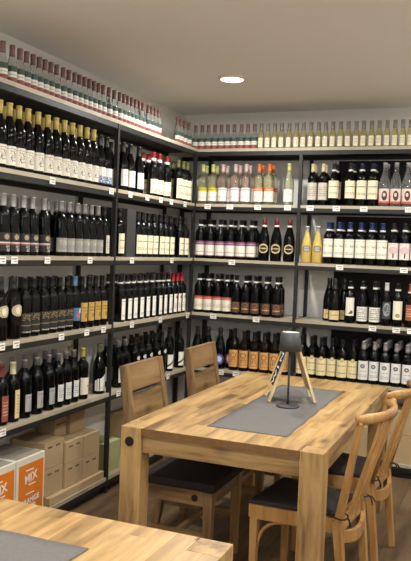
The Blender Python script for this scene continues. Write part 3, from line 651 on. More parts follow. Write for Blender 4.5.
# positions along each shelf, measured on the rack, front row: (type, distance along, set-back)
ROWS = [
 ('L', 'near', 1,
  [('small_red', -2.3325, 0.0000), ('small_red', -2.2584, 0.0000), ('small_red', -2.1971, 0.0000), ('small_red', -2.1414, 0.0000), ('small_red', -2.0853, 0.0000), ('small_red', -2.0323, 0.0000), ('small_red', -1.9793, 0.0000), ('small_red', -1.9263, 0.0000), ('small_red', -1.8707, 0.0000), ('small_red', -1.8074, 0.0000), ('small_red', -1.7514, 0.0000), ('small_red', -1.6918, 0.0000), ('small_red', -1.6388, 0.0000), ('small_red', -1.5858, 0.0000), ('small_red', -1.5328, 0.0000), ('small_red', -1.4798, 0.0000), ('small_red', -1.4268, 0.0000), ('small_red', -1.3738, 0.0000), ('small_red', -1.3042, 0.0000)],
  []),
 ('L', 'far', 1,
  [('small_red', -1.2360, 0.0000), ('small_red', -1.2190, 0.0499), ('small_red', -1.1660, 0.0000), ('small_red', -1.1130, 0.0000), ('small_red', -1.0600, 0.0000), ('small_red', -1.0070, 0.0000), ('small_red', -0.9540, 0.0000), ('small_red', -0.9010, 0.0000), ('small_red', -0.8480, 0.0000), ('small_red', -0.8209, 0.0452), ('small_red', -0.7679, 0.0000), ('small_red', -0.7140, 0.0000), ('small_red', -0.6610, 0.0000), ('small_red', -0.6070, 0.0000), ('small_red', -0.2849, 0.0000), ('small_red', -0.2251, 0.0000), ('small_red', -0.1510, 0.0000), ('small_red', -0.0750, 0.0000)],
  []),
 ('B', 'corner', 1,
  [('small_red', -0.0475, 0.0000), ('small_red', 0.0074, 0.0000), ('small_red', 0.0609, 0.0000), ('small_red', 0.1139, 0.0000), ('small_red', 0.1669, 0.0000), ('small_red', 0.2199, 0.0000), ('small_red', 0.2731, 0.0000), ('small_red', 0.3299, 0.0000), ('small_red', 0.3836, 0.0000), ('small_red', 0.4366, 0.0000), ('small_gold', 0.4896, 0.0000), ('small_gold', 0.5428, 0.0000), ('small_gold', 0.5958, 0.0000), ('small_gold', 0.6491, 0.0000), ('small_gold', 0.7076, 0.0000), ('small_gold', 0.7642, 0.0000)],
  []),
 ('B', 'right', 1,
  [('small_gold', 0.8165, 0.0000), ('small_gold', 0.8730, 0.0000), ('small_gold', 0.9293, 0.0000), ('small_gold', 0.9823, 0.0000), ('small_gold', 1.0353, 0.0000), ('small_gold', 1.0917, 0.0000), ('small_gold', 1.1460, 0.0000), ('small_gold', 1.2042, 0.0000), ('small_gold', 1.2572, 0.0000), ('small_gold', 1.3136, 0.0000), ('small_gold', 1.3666, 0.0000), ('small_gold', 1.4222, 0.0000), ('small_gold', 1.4767, 0.0000), ('small_gold', 1.5297, 0.0000), ('small_gold', 1.5827, 0.0000)],
  []),
 ('L', 'near', 2,
  [('yellowcap', -2.3424, 0.0000), ('yellowcap', -2.2664, 0.0000), ('yellowcap', -2.1904, 0.0000), ('yellowcap', -2.1144, 0.0000), ('yellowcap', -2.0273, 0.0000), ('yellowcap', -1.9400, 0.0000), ('yellowcap', -1.8606, 0.0000), ('yellowcap', -1.7782, 0.0000), ('yellowcap', -1.6988, 0.0000), ('yellowcap', -1.6192, 0.0000), ('yellowcap', -1.5432, 0.0000), ('yellowcap', -1.4672, 0.0000), ('bluefoot', -1.3897, 0.0000), ('bluefoot', -1.3107, 0.0000)],
  [('yellowcap', -2.3484, 0.1370, 0, 1), ('yellowcap', -2.2684, 0.1370, 1, 1), ('yellowcap', -2.1884, 0.1370, 2, 1), ('yellowcap', -2.1084, 0.1370, 3, 1), ('yellowcap', -2.0313, 0.1370, 4, 1), ('yellowcap', -1.9400, 0.1370, 5, 1), ('yellowcap', -1.8566, 0.1370, 6, 1), ('yellowcap', -1.7782, 0.1370, 7, 1), ('yellowcap', -1.7008, 0.1370, 8, 1), ('yellowcap', -1.6172, 0.1370, 9, 1), ('yellowcap', -1.5372, 0.1370, 10, 1), ('bluefoot', -1.3897, 0.1370, 12, 1), ('bluefoot', -1.3067, 0.1370, 13, 1)]),
 ('L', 'far', 2,
  [('whitelab', -1.1030, 0.0000), ('whitelab', -1.0041, 0.0000), ('whitelab', -0.8812, 0.0000), ('redcap', -0.6630, 0.0000), ('redcap', -0.5673, 0.0000), ('redcap', -0.4430, 0.0000), ('palecap', -0.2414, 0.0000), ('palecap', -0.1485, 0.0000), ('palecap', -0.0710, 0.0000)],
  [('whitelab', -1.1090, 0.1370, 0, 1), ('whitelab', -1.0061, 0.1370, 1, 1), ('whitelab', -0.8792, 0.1370, 2, 1), ('redcap', -0.6570, 0.1370, 3, 1), ('redcap', -0.5713, 0.1370, 4, 1), ('redcap', -0.4430, 0.1370, 5, 1), ('palecap', -0.2374, 0.1370, 6, 1), ('palecap', -0.1545, 0.1370, 7, 1), ('palecap', -0.0730, 0.1370, 8, 1)]),
 ('L', 'near', 3,
  [('stripe', -2.2971, 0.0000), ('stripe', -2.2196, 0.0000), ('stripe', -2.1332, 0.0000), ('stripe', -2.0557, 0.0000), ('stripe', -1.9508, 0.0000), ('greylab', -1.7880, 0.0000), ('greylab', -1.7070, 0.0000), ('greylab', -1.6200, 0.0000), ('greylab', -1.5425, 0.0000), ('greylab', -1.4650, 0.0000), ('greylab', -1.3875, 0.0000), ('slim', -1.3100, 0.0000)],
  [('stripe', -2.3031, 0.1370, 0, 1), ('stripe', -2.2216, 0.1370, 1, 1), ('stripe', -2.1312, 0.1370, 2, 1), ('stripe', -2.0497, 0.1370, 3, 1), ('stripe', -1.9548, 0.1370, 4, 1), ('greylab', -1.7880, 0.1370, 5, 1), ('greylab', -1.7030, 0.1370, 6, 1), ('greylab', -1.6260, 0.1370, 7, 1), ('greylab', -1.5445, 0.1370, 8, 1), ('greylab', -1.4630, 0.1370, 9, 1), ('greylab', -1.3815, 0.1370, 10, 1)]),
 ('L', 'far', 3,
  [('creamlab', -1.1186, 0.0000), ('creamlab', -0.8700, 0.0000), ('creamlab', -0.7922, 0.0000), ('creamlab', -0.7058, 0.0000), ('creamlab', -0.6199, 0.0000), ('creamlab', -0.5148, 0.0000), ('creamlab', -0.4347, 0.0000), ('creamlab', -0.3453, 0.0000), ('creamlab', -0.1746, 0.0000), ('creamlab', -0.0807, 0.0000)],
  [('creamlab', -0.8720, 0.1370, 1, 1), ('creamlab', -0.7902, 0.1370, 2, 1), ('creamlab', -0.6998, 0.1370, 3, 1), ('creamlab', -0.6199, 0.1370, 4, 1), ('creamlab', -0.5148, 0.1370, 5, 1), ('creamlab', -0.4307, 0.1370, 6, 1), ('creamlab', -0.3513, 0.1370, 7, 1), ('creamlab', -0.1766, 0.1370, 8, 1), ('creamlab', -0.0787, 0.1370, 9, 1)]),
 ('L', 'near', 4,
  [('emblem', -2.3028, 0.0000), ('emblem', -2.1942, 0.0000), ('darkgold', -2.1002, 0.0000), ('darkgold', -2.0223, 0.0000), ('darkgold', -1.9325, 0.0000), ('darkgold', -1.8550, 0.0000), ('darkgold', -1.7775, 0.0000), ('darkgold', -1.6975, 0.0000), ('bluecap', -1.6200, 0.0000), ('goldlab', -1.5425, 0.0000), ('goldlab', -1.4650, 0.0000), ('goldlab', -1.3875, 0.0000), ('goldlab', -1.3100, 0.0000)],
  [('darkgold', -2.0982, 0.1370, 2, 1), ('darkgold', -2.0163, 0.1370, 3, 1), ('darkgold', -1.9365, 0.1370, 4, 1), ('darkgold', -1.8550, 0.1370, 5, 1), ('darkgold', -1.7735, 0.1370, 6, 1), ('darkgold', -1.6975, 0.1370, 7, 1), ('goldlab', -1.5405, 0.1370, 9, 1), ('goldlab', -1.4590, 0.1370, 10, 1), ('goldlab', -1.3100, 0.1370, 12, 1)]),
 ('L', 'far', 4,
  [('tallwhite', -1.0749, 0.0000), ('tallwhite', -0.9837, 0.0000), ('tallwhite', -0.9022, 0.0000), ('tallwhite', -0.8078, 0.0000), ('tallwhite', -0.7161, 0.0000), ('tallwhite', -0.6229, 0.0000), ('tallwhite', -0.5199, 0.0000), ('tallwhite', -0.4367, 0.0000), ('tallwhite', -0.3442, 0.0000), ('redtall', -0.2589, 0.0000), ('redtall', -0.1814, 0.0000), ('redtall', -0.1039, 0.0000)],
  [('tallwhite', -1.0809, 0.1370, 0, 1), ('tallwhite', -0.9857, 0.1370, 1, 1), ('tallwhite', -0.9002, 0.1370, 2, 1), ('tallwhite', -0.8018, 0.1370, 3, 1), ('tallwhite', -0.7201, 0.1370, 4, 1), ('tallwhite', -0.6229, 0.1370, 5, 1), ('tallwhite', -0.5159, 0.1370, 6, 1), ('tallwhite', -0.4367, 0.1370, 7, 1), ('tallwhite', -0.3462, 0.1370, 8, 1), ('redtall', -0.2569, 0.1370, 9, 1), ('redtall', -0.1754, 0.1370, 10, 1)]),
 ('L', 'near', 5,
  [('brownlab', -2.2719, 0.0000), ('yellowslim', -2.1791, 0.0000), ('greysq', -2.0775, 0.0000), ('greysq', -1.9707, 0.0000), ('greysq', -1.8583, 0.0000), ('whitesq', -1.7700, 0.0000), ('whitesq', -1.6886, 0.0000), ('whitesq', -1.6095, 0.0000), ('yellowcream', -1.5053, 0.0000), ('tornlab', -1.3107, 0.0000)],
  [('yellowslim', -2.1811, 0.1370, 1, 1), ('greysq', -2.0755, 0.1370, 2, 1), ('greysq', -1.9647, 0.1370, 3, 1), ('greysq', -1.8623, 0.1370, 4, 1), ('whitesq', -1.7700, 0.1370, 5, 1), ('whitesq', -1.6846, 0.1370, 6, 1), ('yellowcream', -1.5073, 0.1370, 8, 1)]),
 ('L', 'far', 5,
  [('whitesq', -1.0708, 0.0000), ('whitesq', -0.9825, 0.0000), ('moonneck', -0.8407, 0.0000), ('moonneck', -0.7428, 0.0000), ('moonneck', -0.6444, 0.0000), ('moonneck', -0.5165, 0.0000), ('moonneck', -0.4166, 0.0000), ('slash', -0.2903, 0.0000), ('slash', -0.0950, 0.0000)],
  [('whitesq', -1.0768, 0.1370, 0, 1), ('whitesq', -0.9845, 0.1370, 1, 1), ('moonneck', -0.8387, 0.1370, 2, 1), ('moonneck', -0.7368, 0.1370, 3, 1), ('moonneck', -0.6484, 0.1370, 4, 1), ('moonneck', -0.5165, 0.1370, 5, 1), ('moonneck', -0.4126, 0.1370, 6, 1), ('slash', -0.2963, 0.1370, 7, 1), ('slash', -0.0970, 0.1370, 8, 1)]),
 ('B', 'corner', 5,
  [('plain', 0.0370, 0.0000), ('plain', 0.1261, 0.0000), ('roundblue', 0.2283, 0.0000), ('roundpink', 0.2888, 0.0660), ('kraft', 0.3430, 0.0000), ('kraft', 0.4246, 0.0000), ('kraft', 0.5068, 0.0000), ('kraft', 0.5897, 0.0000), ('kraft', 0.6672, 0.0000), ('kraft', 0.7452, 0.0000)],
  [('roundpink', 0.2948, 0.2030, 3, 1), ('kraft', 0.4246, 0.1370, 5, 1), ('kraft', 0.5108, 0.1370, 6, 1), ('kraft', 0.5897, 0.1370, 7, 1), ('kraft', 0.6672, 0.1370, 8, 1), ('kraft', 0.7472, 0.1370, 9, 1)]),
 ('B', 'right', 5,
  [('crest', 0.8766, 0.0000), ('crest', 0.9521, 0.0162), ('crest', 1.0281, 0.0000), ('crest', 1.1042, 0.0130), ('crest', 1.1804, 0.0000), ('crest', 1.2567, 0.0116), ('circle', 1.3332, 0.0000), ('circle', 1.4098, 0.0095), ('circle', 1.4866, 0.0000), ('circle', 1.5636, 0.0059), ('circle', 1.6407, 0.0000), ('pendant', 1.7181, 0.0000)],
  [('crest', 0.8706, 0.1370, 0, 1), ('crest', 0.9501, 0.1532, 1, 1), ('crest', 1.0301, 0.1370, 2, 1), ('crest', 1.1102, 0.1500, 3, 1), ('crest', 1.2567, 0.1486, 5, 1), ('circle', 1.3332, 0.1285, 6, 1), ('circle', 1.3332, 0.2050, 6, 2), ('circle', 1.3332, 0.2815, 6, 3), ('circle', 1.4098, 0.2050, 7, 2), ('circle', 1.4098, 0.2815, 7, 3), ('circle', 1.4866, 0.1285, 8, 1), ('circle', 1.4866, 0.2050, 8, 2), ('circle', 1.4866, 0.2815, 8, 3), ('circle', 1.5636, 0.2050, 9, 2), ('circle', 1.5636, 0.2815, 9, 3), ('circle', 1.6407, 0.1285, 10, 1), ('circle', 1.6407, 0.2050, 10, 2), ('circle', 1.6407, 0.2815, 10, 3)]),
 ('B', 'corner', 4,
  [('redband', 0.0332, 0.0000), ('redband', 0.1107, 0.0000), ('redband', 0.1882, 0.0000), ('redband', 0.2657, 0.0000), ('brownlow', 0.3432, 0.0000), ('brownlow', 0.4207, 0.0000), ('brownlow', 0.4982, 0.0000), ('brownlow', 0.5847, 0.0000), ('brownlow', 0.6680, 0.0000)],
  [('redband', 0.0272, 0.1370, 0, 1), ('redband', 0.1087, 0.1370, 1, 1), ('redband', 0.1902, 0.1370, 2, 1), ('redband', 0.2717, 0.1370, 3, 1), ('brownlow', 0.4207, 0.1370, 5, 1), ('brownlow', 0.5022, 0.1370, 6, 1), ('brownlow', 0.5787, 0.1370, 7, 1), ('brownlow', 0.6660, 0.1370, 8, 1)]),
 ('B', 'right', 4,
  [('fizz', 1.0472, 0.0750), ('fizz', 1.1048, 0.0000), ('fizz', 1.1591, 0.0750), ('markwhite', 1.2187, 0.0000), ('textlow', 1.3066, 0.0000), ('textlow', 1.3955, 0.0000), ('silverdark', 1.4761, 0.0000), ('markyellow', 1.5536, 0.0000), ('rust', 1.6420, 0.0000)],
  [('textlow', 1.3026, 0.1370, 4, 1), ('textlow', 1.3955, 0.1370, 5, 1)]),
 ('B', 'corner', 3,
  [('purple', 0.0262, 0.0000), ('purple', 0.1088, 0.0000), ('purple', 0.1937, 0.0000), ('purple', 0.2778, 0.0000), ('purple', 0.3658, 0.0000), ('purple', 0.4480, 0.0000), ('oval', 0.5482, 0.0000), ('oval', 0.6441, 0.0000), ('oval', 0.7448, 0.0000)],
  [('purple', 0.0202, 0.1370, 0, 1), ('purple', 0.1068, 0.1370, 1, 1), ('purple', 0.1957, 0.1370, 2, 1), ('purple', 0.2838, 0.1370, 3, 1), ('purple', 0.3618, 0.1370, 4, 1), ('purple', 0.4480, 0.1370, 5, 1)]),
 ('B', 'right', 3,
  [('lemon', 0.8789, 0.0000), ('lemon', 0.9606, 0.0000), ('bluewhite', 1.0401, 0.0000), ('bluewhite', 1.1174, 0.0000), ('bluewhite', 1.1947, 0.0000), ('bluewhite', 1.2721, 0.0000), ('bluewhite', 1.3494, 0.0000), ('bluewhite', 1.4268, 0.0000), ('tree', 1.5043, 0.0000), ('tree', 1.5817, 0.0000), ('tree', 1.6592, 0.0000)],
  [('bluewhite', 1.0421, 0.1370, 2, 1), ('bluewhite', 1.1234, 0.1370, 3, 1), ('bluewhite', 1.2721, 0.1370, 5, 1), ('bluewhite', 1.3534, 0.1370, 6, 1), ('tree', 1.5023, 0.1370, 8, 1), ('tree', 1.5837, 0.1370, 9, 1), ('tree', 1.6652, 0.1370, 10, 1)]),
 ('B', 'corner', 2,
  [('yellowband', 0.0292, 0.0000), ('yellowband', 0.1131, 0.0000), ('pinkband', 0.1960, 0.0000), ('pinkband', 0.2984, 0.0000), ('pinkband', 0.3842, 0.0000), ('orangeband', 0.4881, 0.0000), ('orangeband', 0.5693, 0.0000), ('paleclear', 0.7224, 0.0000)],
  [('yellowband', 0.0232, 0.1370, 0, 1), ('yellowband', 0.1111, 0.1370, 1, 1), ('pinkband', 0.1980, 0.1370, 2, 1), ('pinkband', 0.3044, 0.1370, 3, 1), ('pinkband', 0.3842, 0.1370, 4, 1), ('orangeband', 0.4881, 0.1370, 5, 1), ('orangeband', 0.5733, 0.1370, 6, 1)]),
 ('B', 'right', 2,
  [('goldcap', 0.9029, 0.0000), ('goldcap', 0.9804, 0.0000), ('bigcream', 1.0587, 0.0000), ('bigcream', 1.1797, 0.0000), ('navycap', 1.2622, 0.0000), ('navycap', 1.3402, 0.0000), ('portrait', 1.4225, 0.0000), ('portrait', 1.5015, 0.0000), ('portrait', 1.5805, 0.0000)],
  [('goldcap', 0.8969, 0.1370, 0, 1), ('goldcap', 0.9784, 0.1370, 1, 1), ('bigcream', 1.0607, 0.1370, 2, 1), ('bigcream', 1.1857, 0.1370, 3, 1), ('navycap', 1.3402, 0.1370, 5, 1), ('portrait', 1.4265, 0.1370, 6, 1), ('portrait', 1.5785, 0.1370, 8, 1)]),
]
BACK_LOOK = {'red': 'red-capped bottle', 'yellow': 'yellow-capped bottle', 'grey': 'grey-capped bottle', 'silver': 'silver-capped bottle', 'blue': 'blue-capped bottle', 'orange': 'orange-capped bottle', 'pink': 'pink-capped bottle', 'lime': 'lime-capped bottle'}
for side, bay, n, front, back in ROWS:
    where = BAY[(side, bay)] + ' ' + SHELF[n]
    grp = 'bottles on the ' + where
    for i, (t, pos, off) in enumerate(front):
        d = .052 + off
        rz = random.uniform(-.05, .05) + (0 if side == 'L' else -PI / 2)
        loc = (-d, pos, S[n] + .0006) if side == 'L' else (pos, d, S[n] + .0006)
        place_bottle(t, loc, rz, '%s, %s from left, %s' % (T[t][7], ORD[i], where), grp)
    for (t, pos, d, i, row) in back:
        rz = random.uniform(-.3, .3) + (0 if side == 'L' else -PI / 2)
        loc = (-d, pos, S[n] + .0006) if side == 'L' else (pos, d, S[n] + .0006)
        look = BACK_LOOK.get(T[t][2], 'dark-capped bottle')
        place_bottle(t, loc, rz, '%s %s behind %s from left, %s' % (look, ['directly', 'two rows', 'three rows'][row - 1], ORD[i], where), grp)
print('bottles', len([o for o in bpy.data.objects if o.name.startswith('wine_bottle') ]))

# ---------------------------------------------------------------- gift boxes
b = MB().box(-.042, .042, -.058, .058, 0, .315).build('gift_box', M['box_dark'], None, .002)
b.location = (-.175, -1.130, S[3] + .0006); tag(b, 'tall black bottle gift box, set back behind the charcoal one on left rack third shelf', 'gift box', 'tall gift boxes')
b = MB().box(-.044, .044, -.060, .060, 0, .312).build('gift_box', M['box_grey'], None, .002)
b.location = (-.06, -1.015, S[3] + .0006); tag(b, 'tall charcoal gift box, beside the black one on left rack third shelf', 'gift box', 'tall gift boxes')

# ---------------------------------------------------------------- price tags
tm = MB(); tm.cm = 0
def tag_mesh(wd):
    mb = MB(); mb.box(0, .0012, -wd / 2, wd / 2, -.036, 0)
    mb.quad([(.0013, -wd / 2, -.036), (.0013, wd / 2, -.036), (.0013, wd / 2, 0), (.0013, -wd / 2, 0)], [(0, 0), (1, 0), (1, 1), (0, 1)])
    return mb
TAGM = tag_mesh(.052).mesh('price_tag'); TAGM.materials.append(M['tag'])
TAGS = [
 ('L', 2, [-1.96, -1.329, -1.083, -0.842, -0.634, -0.459, -0.215]),
 ('L', 3, [-2.361, -2.267, -1.984, -1.552, -1.031, -0.412]),
 ('L', 4, [-2.349, -2.233, -1.827, -1.562, -1.368, -0.999, -0.568, -0.09]),
 ('L', 5, [-2.322, -1.15, -0.403]),
 ('B', 2, [0.1, 0.282, 0.505, 0.736, 0.905, 1.098, 1.294, 1.605]),
 ('B', 3, [0.317, 1.142, 1.592]),
 ('B', 4, [0.183, 0.53, 1.396, 1.561, 1.661]),
 ('B', 5, [0.261, 0.387]),
]
for side, n, poss in TAGS:
    for i, pos in enumerate(poss):
        o = bpy.data.objects.new('price_tag', TAGM); COL.objects.link(o)
        if side == 'L': o.location = (.0026, pos, S[n] - .004)
        else: o.location = (pos, -.0026, S[n] - .004); o.rotation_euler = (0, 0, -PI / 2)
        tag(o, 'white price tag, %s from left along edge of %s rack %s' % (ORD[i], 'left' if side == 'L' else 'end', SHELF[n]), 'price tag', 'price tags on the shelf edges')

# ---------------------------------------------------------------- cartons on the bottom shelves
def carton(loc, sx, sy, sz, label, mat='kraft', rz=0.0, open_top=False, print_marks=True, group='cardboard boxes on the bottom shelves'):
    t = thing('cardboard_box', label, 'box', loc, R(rz), group)
    MB().box(-sx / 2, sx / 2, -sy / 2, sy / 2, 0, sz).build('carton', M[mat], t, .003)
    if open_top:
        for s in (-1, 1):
            fl = MB(); mt = Matrix.Translation((s * sx / 2, 0, sz)) @ Matrix.Rotation(R(-s * 24), 4, 'Y')
            fl.box(min(0, -s * sx * .48), max(0, -s * sx * .48), -sy / 2 + .003, sy / 2 - .003, 0, .003, mt)
            fl.build('flap', M[mat], t)
    else:
        MB().box(-sx / 2 + .004, sx / 2 - .004, -.0012, .0012, sz - .001, sz + .0006).build('flap_seam', M['kraft_dark'], t)
    if print_marks:
        for q in (-.25, .16):
            pm = MB()
            for j in range(3):
                pm.box(sx / 2 - .0005, sx / 2 + .0006, sy * q + j * .014 - .014, sy * q + j * .014 - .004, sz - .036, sz - .026)
            pm.build('print', M['ink'], t)
    return t
Z6 = S[6] + .0006
t = carton((-.135, -1.575, Z6), .25, .595, .045, 'long flat kraft carton lying under the stacked boxes on left rack bottom shelf', print_marks=False)
Z7 = Z6 + .0465
carton((-.15, -1.795, Z7), .22, .185, .152, 'lower kraft box of the stack right beside the orange cartons')
carton((-.15, -1.795, Z7 + .1535), .22, .185, .150, 'kraft box with raised flaps on top of stack beside the orange cartons', open_top=True)
carton((-.14, -1.598, Z7), .22, .185, .135, 'lower kraft box of the middle stack on left rack bottom shelf')
carton((-.14, -1.598, Z7 + .1365), .22, .185, .130, 'kraft box with small print topping the middle stack on left rack bottom shelf')
carton((-.14, -1.405, Z7), .22, .185, .125, 'lower kraft box of the stack nearest the black post, bottom shelf')
carton((-.14, -1.405, Z7 + .1265), .22, .185, .135, 'plain kraft box topping the stack nearest the black post, bottom shelf', print_marks=False)
carton((-.19, -1.60, Z7 + .268), .12, .12, .11, 'small kraft box with open flaps perched behind the middle stack', open_top=True)
carton((-.19, -1.42, Z7 + .263), .13, .17, .15, 'tall kraft box perched on the stack nearest the black post', print_marks=False)
carton((-.15, -1.12, Z6), .22, .2, .19, 'pale green box behind the black post on left rack bottom shelf', 'green_card', print_marks=False)
carton((-.14, -.62, Z6), .24, .34, .29, 'kraft box between the two slat-backed chairs on left rack bottom shelf', print_marks=False)
carton((-.14, -.24, Z6), .24, .30, .24, 'kraft box in the corner end of left rack bottom shelf', print_marks=False)
carton((1.71, .16, Z6), .36, .26, .20, 'lower kraft box of the pair behind the bentwood chairs', print_marks=False)
carton((1.71, .16, Z6 + .2015), .36, .26, .17, 'upper kraft box of the pair behind the bentwood chairs', print_marks=False)
carton((1.28, .17, Z6), .40, .26, .22, 'wide kraft box under the end rack behind the table', print_marks=False)

def text(name, body, size, mat, parent, loc, rot, ext=.0006, sx=1.0):
    cu = bpy.data.curves.new(name, 'FONT'); cu.body = body; cu.size = size; cu.extrude = ext
    cu.align_x = 'CENTER'; cu.align_y = 'CENTER'; cu.offset = size * .02
    tmp = bpy.data.objects.new(name, cu); COL.objects.link(tmp)
    bpy.context.view_layer.update()
    me = bpy.data.meshes.new_from_object(tmp.evaluated_get(bpy.context.evaluated_depsgraph_get()))
    bpy.data.objects.remove(tmp); me.materials.clear(); me.materials.append(mat)
    o = bpy.data.objects.new(name, me); COL.objects.link(o)
    o.parent = parent; o.location = loc; o.rotation_euler = rot; o.scale = (sx, 1, 1)
    return o
def orange_carton(loc, sy, label):
    sx, sz = .27, .345
    t = thing('orange_carton', label, 'carton', loc, 0, 'orange drink cartons')
    MB().box(-sx / 2, sx / 2, -sy / 2, sy / 2, 0, sz).build('carton', M['carton_white'], t, .003)
    MB().box(-sx / 2 + .02, sx / 2 - .012, -sy / 2 + .01, sy / 2 - .01, sz - .0005, sz + .0008).build('lid', M['carton_grey'], t)
    MB().box(sx / 2 - .0005, sx / 2 + .0008, -sy / 2 + .018, sy / 2 - .012, .01, sz - .034).build('orange_panel', M['carton_orange'], t)
    X = sx / 2 + .0012
    rt = (PI / 2, 0, PI / 2)
    def tilted(a): return (Matrix.Rotation(PI / 2, 3, 'Z') @ Matrix.Rotation(PI / 2, 3, 'X') @ Matrix.Rotation(R(a), 3, 'Z')).to_euler()
    text('lettering', 'MIX', .062, M['white_print'], t, (X, .0, .232), tilted(8))
    text('lettering', 'ORANGE', .040, M['white_print'], t, (X, -.005, .112), tilted(4))
    for (y0, y1, z, dz) in ((-.045, .02, .272, .007), (-.02, .04, .195, .006), (-.04, .03, .150, .006), (-.045, .045, .075, .018), (-.02, .045, .05, .012)):
        MB().box(X - .0008, X + .0003, y0, y1, z, z + dz).build('printed_line', M['white_print'], t)
    return t
orange_carton((-.115, -2.098, Z6), .245, 'orange and white drink carton standing next to the stacked kraft boxes')
orange_carton((-.115, -2.352, Z6), .245, 'orange and white drink carton at the outer end of left rack bottom shelf')

# ---------------------------------------------------------------- tables
def table(x0, x1, y0, y1, label):
    cx, cy = (x0 + x1) / 2, (y0 + y1) / 2; L = .098; H = .76; TH = .032
    t = thing('dining_table', label, 'table', (cx, cy, 0), 0, 'rustic wooden tables')
    hx, hy = (x1 - x0) / 2, (y1 - y0) / 2
    top = MB()
    # plank top notched around the four legs that run through to its surface
    top.box(-hx + L, hx - L, -hy, hy, H - TH, H - .0005)
    top.mi[2] = top.mi[4] = 1      # sawn end grain, darkened to paint in the overhang shadow
    top.box(-hx, -hx + L - .0003, -hy + L, hy - L, H - TH, H - .0005)
    top.box(hx - L + .0003, hx, -hy + L, hy - L, H - TH, H - .0005)
    top.build('tabletop', [M['table_wood'], M['end_grain_shaded']], t)
    for sx in (-1, 1):
        for sy in (-1, 1):
            lx0 = -hx if sx < 0 else hx - L + .0006; ly0 = -hy if sy < 0 else hy - L + .0006
            w_ = L - .0006
            leg = MB().box(lx0, lx0 + w_, ly0, ly0 + w_, 0, H).build('leg', M['table_wood_z'], t, .003)
            if sx < 0:
                mb = MB()
                mb.tube([(lx0 + L * .45, ly0 + (w_ + .0 if sy > 0 else 0) - .002 * (-1 if sy > 0 else 1) * -1, .695), (lx0 + L * .45, ly0 + (w_ + .004 if sy > 0 else -.004), .695)], .021, 20)
                mb.build('bolt', M['iron'], leg)
    a = .022
    MB().box(-hx + L, hx - L, -hy + a, -hy + a + .025, H - .112, H - TH - .0002).build('apron', M['table_wood_x'], t)
    MB().box(-hx + L, hx - L, hy - a - .025, hy - a, H - .115, H - TH - .0002).build('apron', M['table_wood_x'], t)
    MB().box(-hx + a, -hx + a + .025, -hy + L, hy - L, H - .115, H - TH - .0002).build('apron', M['table_wood'], t)
    MB().box(hx - a - .025, hx - a, -hy + L, hy - L, H - .115, H - TH - .0002).build('apron', M['table_wood'], t)
    return t
table(.711, 1.62, -2.421, -.682, 'rustic wooden table with thick corner legs, beside the racks')
table(.70, 1.607, -5.17, -3.432, 'rustic wooden table nearest the camera, only its far end in view')
def runner(x0, x1, y0, y1, label):
    mb = MB(); nx, ny = 10, 30; rnd = random.Random(3)
    H = .7612
    def z(i, j):
        return H + .0016 + .0006 * math.sin(i * 1.3 + j * .7)
    cx, cy = (x0 + x1) / 2, (y0 + y1) / 2
    g = [[(x0 + (x1 - x0) * i / nx - cx + (.003 * math.sin(j * 1.1) if i in (0, nx) else 0), y0 + (y1 - y0) * j / ny - cy, z(i, j)) for j in range(ny + 1)] for i in range(nx + 1)]
    n = len(mb.v)
    for i in range(nx + 1):
        for j in range(ny + 1):
            mb.v.append(g[i][j])
    for i in range(nx + 1):
        for j in range(ny + 1):
            x, y, zz = g[i][j]; mb.v.append((x, y, .7606))
    N = (nx + 1) * (ny + 1); I = lambda i, j: i * (ny + 1) + j
    for i in range(nx):
        for j in range(ny):
            mb.f.append((I(i, j), I(i + 1, j), I(i + 1, j + 1), I(i, j + 1))); mb.smooth.add(len(mb.f) - 1)
            mb.f.append((N + I(i, j), N + I(i, j + 1), N + I(i + 1, j + 1), N + I(i + 1, j)))
    for i in range(nx):
        for j, s in ((0, 1), (ny, -1)):
            q = (I(i, j), N + I(i, j), N + I(i + 1, j), I(i + 1, j)); mb.f.append(q if s > 0 else q[::-1])
    for j in range(ny):
        for i, s in ((0, -1), (nx, 1)):
            q = (I(i, j), N + I(i, j), N + I(i, j + 1), I(i, j + 1)); mb.f.append(q if s > 0 else q[::-1])
    mb.mi = [0] * len(mb.f)
    o = mb.build('table_runner', M['runner']); o.location = (cx, cy, 0)
    return tag(o, label, 'table runner', 'grey felt table runners')
runner(1.045, 1.415, -2.235, -1.04, 'grey felt runner along the middle of the table by the racks')
runner(.92, 1.28, -4.95, -3.645, 'grey felt runner on the table nearest the camera')

# ---------------------------------------------------------------- table lamp and its neighbour, the folding sign
lamp = thing('table_lamp', 'slim anthracite table lamp with tapered shade on the grey runner', 'lamp', (1.248, -1.632, .7636))
MB().lathe([(.056, 0), (.060, .001), (.060, .006), (.054, .009), (.012, .012), (.0, .012)], 40).build('base', M['lamp_metal'], lamp)
MB().lathe([(.0055, .011), (.0055, .33)], 14).build('pole', M['lamp_metal'], lamp)
sh = MB()
seg = 40
def ring(r, z): return [(r * math.cos(2 * PI * k / seg), r * math.sin(2 * PI * k / seg), z) for k in range(seg)]
n0 = 0
for rr in (ring(.0600, .288), ring(.0475, .384), ring(.0455, .384), ring(.0580, .288)): sh.v += rr
for i in range(4):
    for kk in range(seg):
        a_, b_ = i * seg + kk, i * seg + (kk + 1) % seg
        c_, d_ = ((i + 1) % 4) * seg + (kk + 1) % seg, ((i + 1) % 4) * seg + kk
        sh.f.append((a_, b_, c_, d_)); sh.mi.append(0); sh.smooth.add(len(sh.f) - 1)
sh.build('lamp_shade', M['lamp_metal'], lamp)
MB().lathe([(.0, .372), (.0462, .372), (.0456, .3825), (.0, .3832)], 40).build('top_diffuser', M['diffuser'], lamp)

